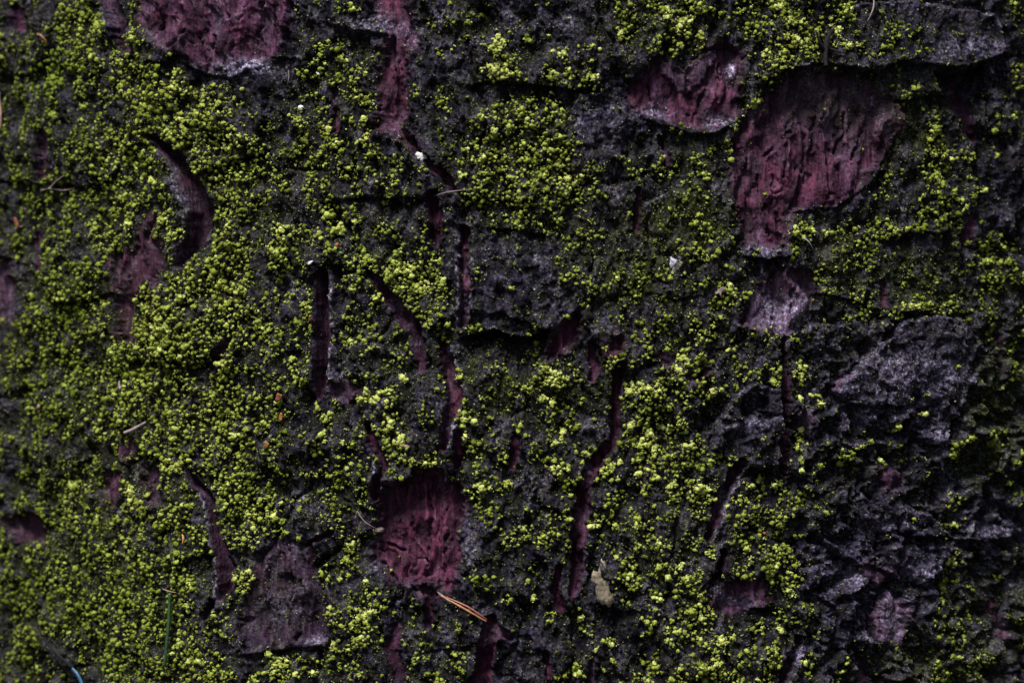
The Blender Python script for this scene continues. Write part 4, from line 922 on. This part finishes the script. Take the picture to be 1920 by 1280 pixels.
chip('bark_crumb', 710, 994, blob_outline(9, 7, 8, .4, -.3), 2.2, plain('grey_crumb', (.11, .085, .075), .8, .6), 'grey brown crumb at the left rim of the crimson oval', 'crumb', 2.5, -.8)
strand('thin_fibre', [(675, 958), (688, 975), (700, 985), (708, 992)], 1.1, m_pnk, 'thin brown fibre running up from the grey crumb', 'fibre', 2.0)
strand('twig_fragment', [(247, 811), (262, 803), (279, 791)], 3.6, m_pnk, 'short pale twig fragment above the small red patch', 'twig', 2.6, taper=(.8, 1, .6))
strand('bud_scale', [(225, 714), (229, 722), (234, 729)], 2.6, m_pnk, 'small curled pale scale in moss above the twig fragment', 'scale', 2.6, taper=(.4, 1, .8))
strand('curled_needle', [(97, 66), (103, 74), (105, 86)], 2.0, m_tan, 'short curled orange needle piece on the left flank', 'pine needle', 1.6)
strand('bud_scale', [(9, 174), (10, 195), (15, 215), (17, 242)], 4.2, m_pinkfl, 'long pinkish brown bud scale at the far left of the trunk', 'scale', 2.0, taper=(.4, 1, .2))
strand('forked_fibre', [(815, 368), (845, 361), (880, 357)], 1.0, m_pnk, 'fine pale fibre crossing the fissure below the white flake', 'fibre', 1.2)
strand('pale_fibre', [(1496, 446), (1507, 455), (1518, 467)], 1.1, m_wht, 'short white fibre on moss below the wine red shield', 'fibre', 1.8)
tw = bpy.data.objects.new('forked_twig', None); scene.collection.objects.link(tw)
p3, _ = path([(1535, 112), (1540, 80)], 2); tw.location = p3[0]; bpy.context.view_layer.update()
tag(tw, 'black forked twig stub hanging over the lifted rim', 'twig')
strand('branch', [(1534, 128), (1536, 108), (1541, 82), (1548, 68), (1558, 56)], 6.0, m_dtw, lift=2.5, parent=tw, taper=(.6, 1, .5))
strand('branch', [(1536, 100), (1526, 84), (1517, 60)], 4.5, m_dtw, lift=2.5, parent=tw, taper=(1, .8, .3))
strand('branch', [(1540, 90), (1552, 96), (1566, 104)], 4.0, m_dtw, lift=2.3, parent=tw, taper=(1, .8, .4))
t2 = bpy.data.objects.new('pale_twig', None); scene.collection.objects.link(t2)
p3, _ = path([(85, 358), (135, 330)], 2); t2.location = p3[0]; bpy.context.view_layer.update()
tag(t2, 'pale forked twig lying in moss on the left flank', 'twig')
strand('branch', [(84, 357), (100, 353), (115, 341), (136, 330)], 1.9, m_pnk, lift=2.2, parent=t2, taper=(.6, 1, .5))
strand('branch', [(100, 354), (120, 357), (140, 353)], 1.4, m_pnk, lift=2.2, parent=t2, taper=(1, .9, .4))
strand('dry_stalk', [(1630, -6), (1624, 18), (1613, 44)], 1.8, m_pnk, 'thin dark stem above the lifted rim with moss on it', 'stem', 1.6)
strand('pale_fibre', [(541, 132), (543, 146), (540, 158)], 1.0, m_pnk, 'fine pale fibre below the violet dome', 'fibre', 1.0)
strand('fallen_needle', [(352, 1000), (355, 1008), (354, 1018)], 2.6, m_tan, 'short tan needle tip left of the long brown fissure', 'pine needle', 2.4)
chip('rust_scale', 533, 744, blob_outline(6, 9, 10, .3, .6), .6, m_rust, 'rust red bud scale in moss left of the dark slot', 'scale', 1.6, .3)
chip('rust_scale', 537, 781, blob_outline(4, 9, 10, .3, .1), .6, plain('orange_scale', (.20, .08, .012), .6), 'orange scale in moss under the rust red scale', 'scale', 1.6, .3)
chip('rust_scale', 512, 832, blob_outline(5, 5, 10, .3), .6, plain('orange_scale_b', (.14, .055, .012), .6), 'dull orange scale lower in the moss left of the dark slot', 'scale', 1.4, .3)
chip('orange_mite', 1432, 999, blob_outline(3, 3, 10, .15), 1.2, plain('orange_red', (.17, .04, .012), .5), 'tiny bright orange speck right of the grey edged slit', 'speck', 1.4, -.4)
chip('rust_scale', 636, 459, blob_outline(4, 4.5, 9, .2), .6, plain('orange_scale_c', (.22, .065, .01), .6), 'tiny orange scale above the dark upright slot', 'scale', 1.4)
chip('rust_scale', 588, 599, blob_outline(5, 3.5, 9, .2), .6, m_rust, 'tiny rust scale on the left wall of the upright slot', 'scale', 1.0)
chip('brown_scale', 40, 418, blob_outline(5, 10, 10, .25, -.4), .6, m_rust, 'rusty scale hanging in moss on the left flank', 'scale', 2.0, .4)
chip('brown_scale', 766, 835, blob_outline(7, 2.6, 10, .2), .5, m_pinkfl, 'tiny buff scale on bark above the crimson oval', 'scale', 1.0)
chip('pink_flake', 1343, 546, blob_outline(7, 9, 9, .5, .6), .3, m_pnk, 'pinkish flake at the edge of a moss cushion', 'flake', 1.6, .3)
chip('white_crystal', 1262, 492, blob_outline(9, 9, 9, .6), .5, plain('white_crust', (.30, .29, .34), .6, .8, 1500), 'white crusty dot on green filmed bark left of the shield tail', 'crust', .5, -.3)
chip('pale_flake', 92, 761, blob_outline(4, 5, 9, .2), .5, m_pinkfl, 'tiny pink flake in dark moss on the left flank', 'flake', 1.8)
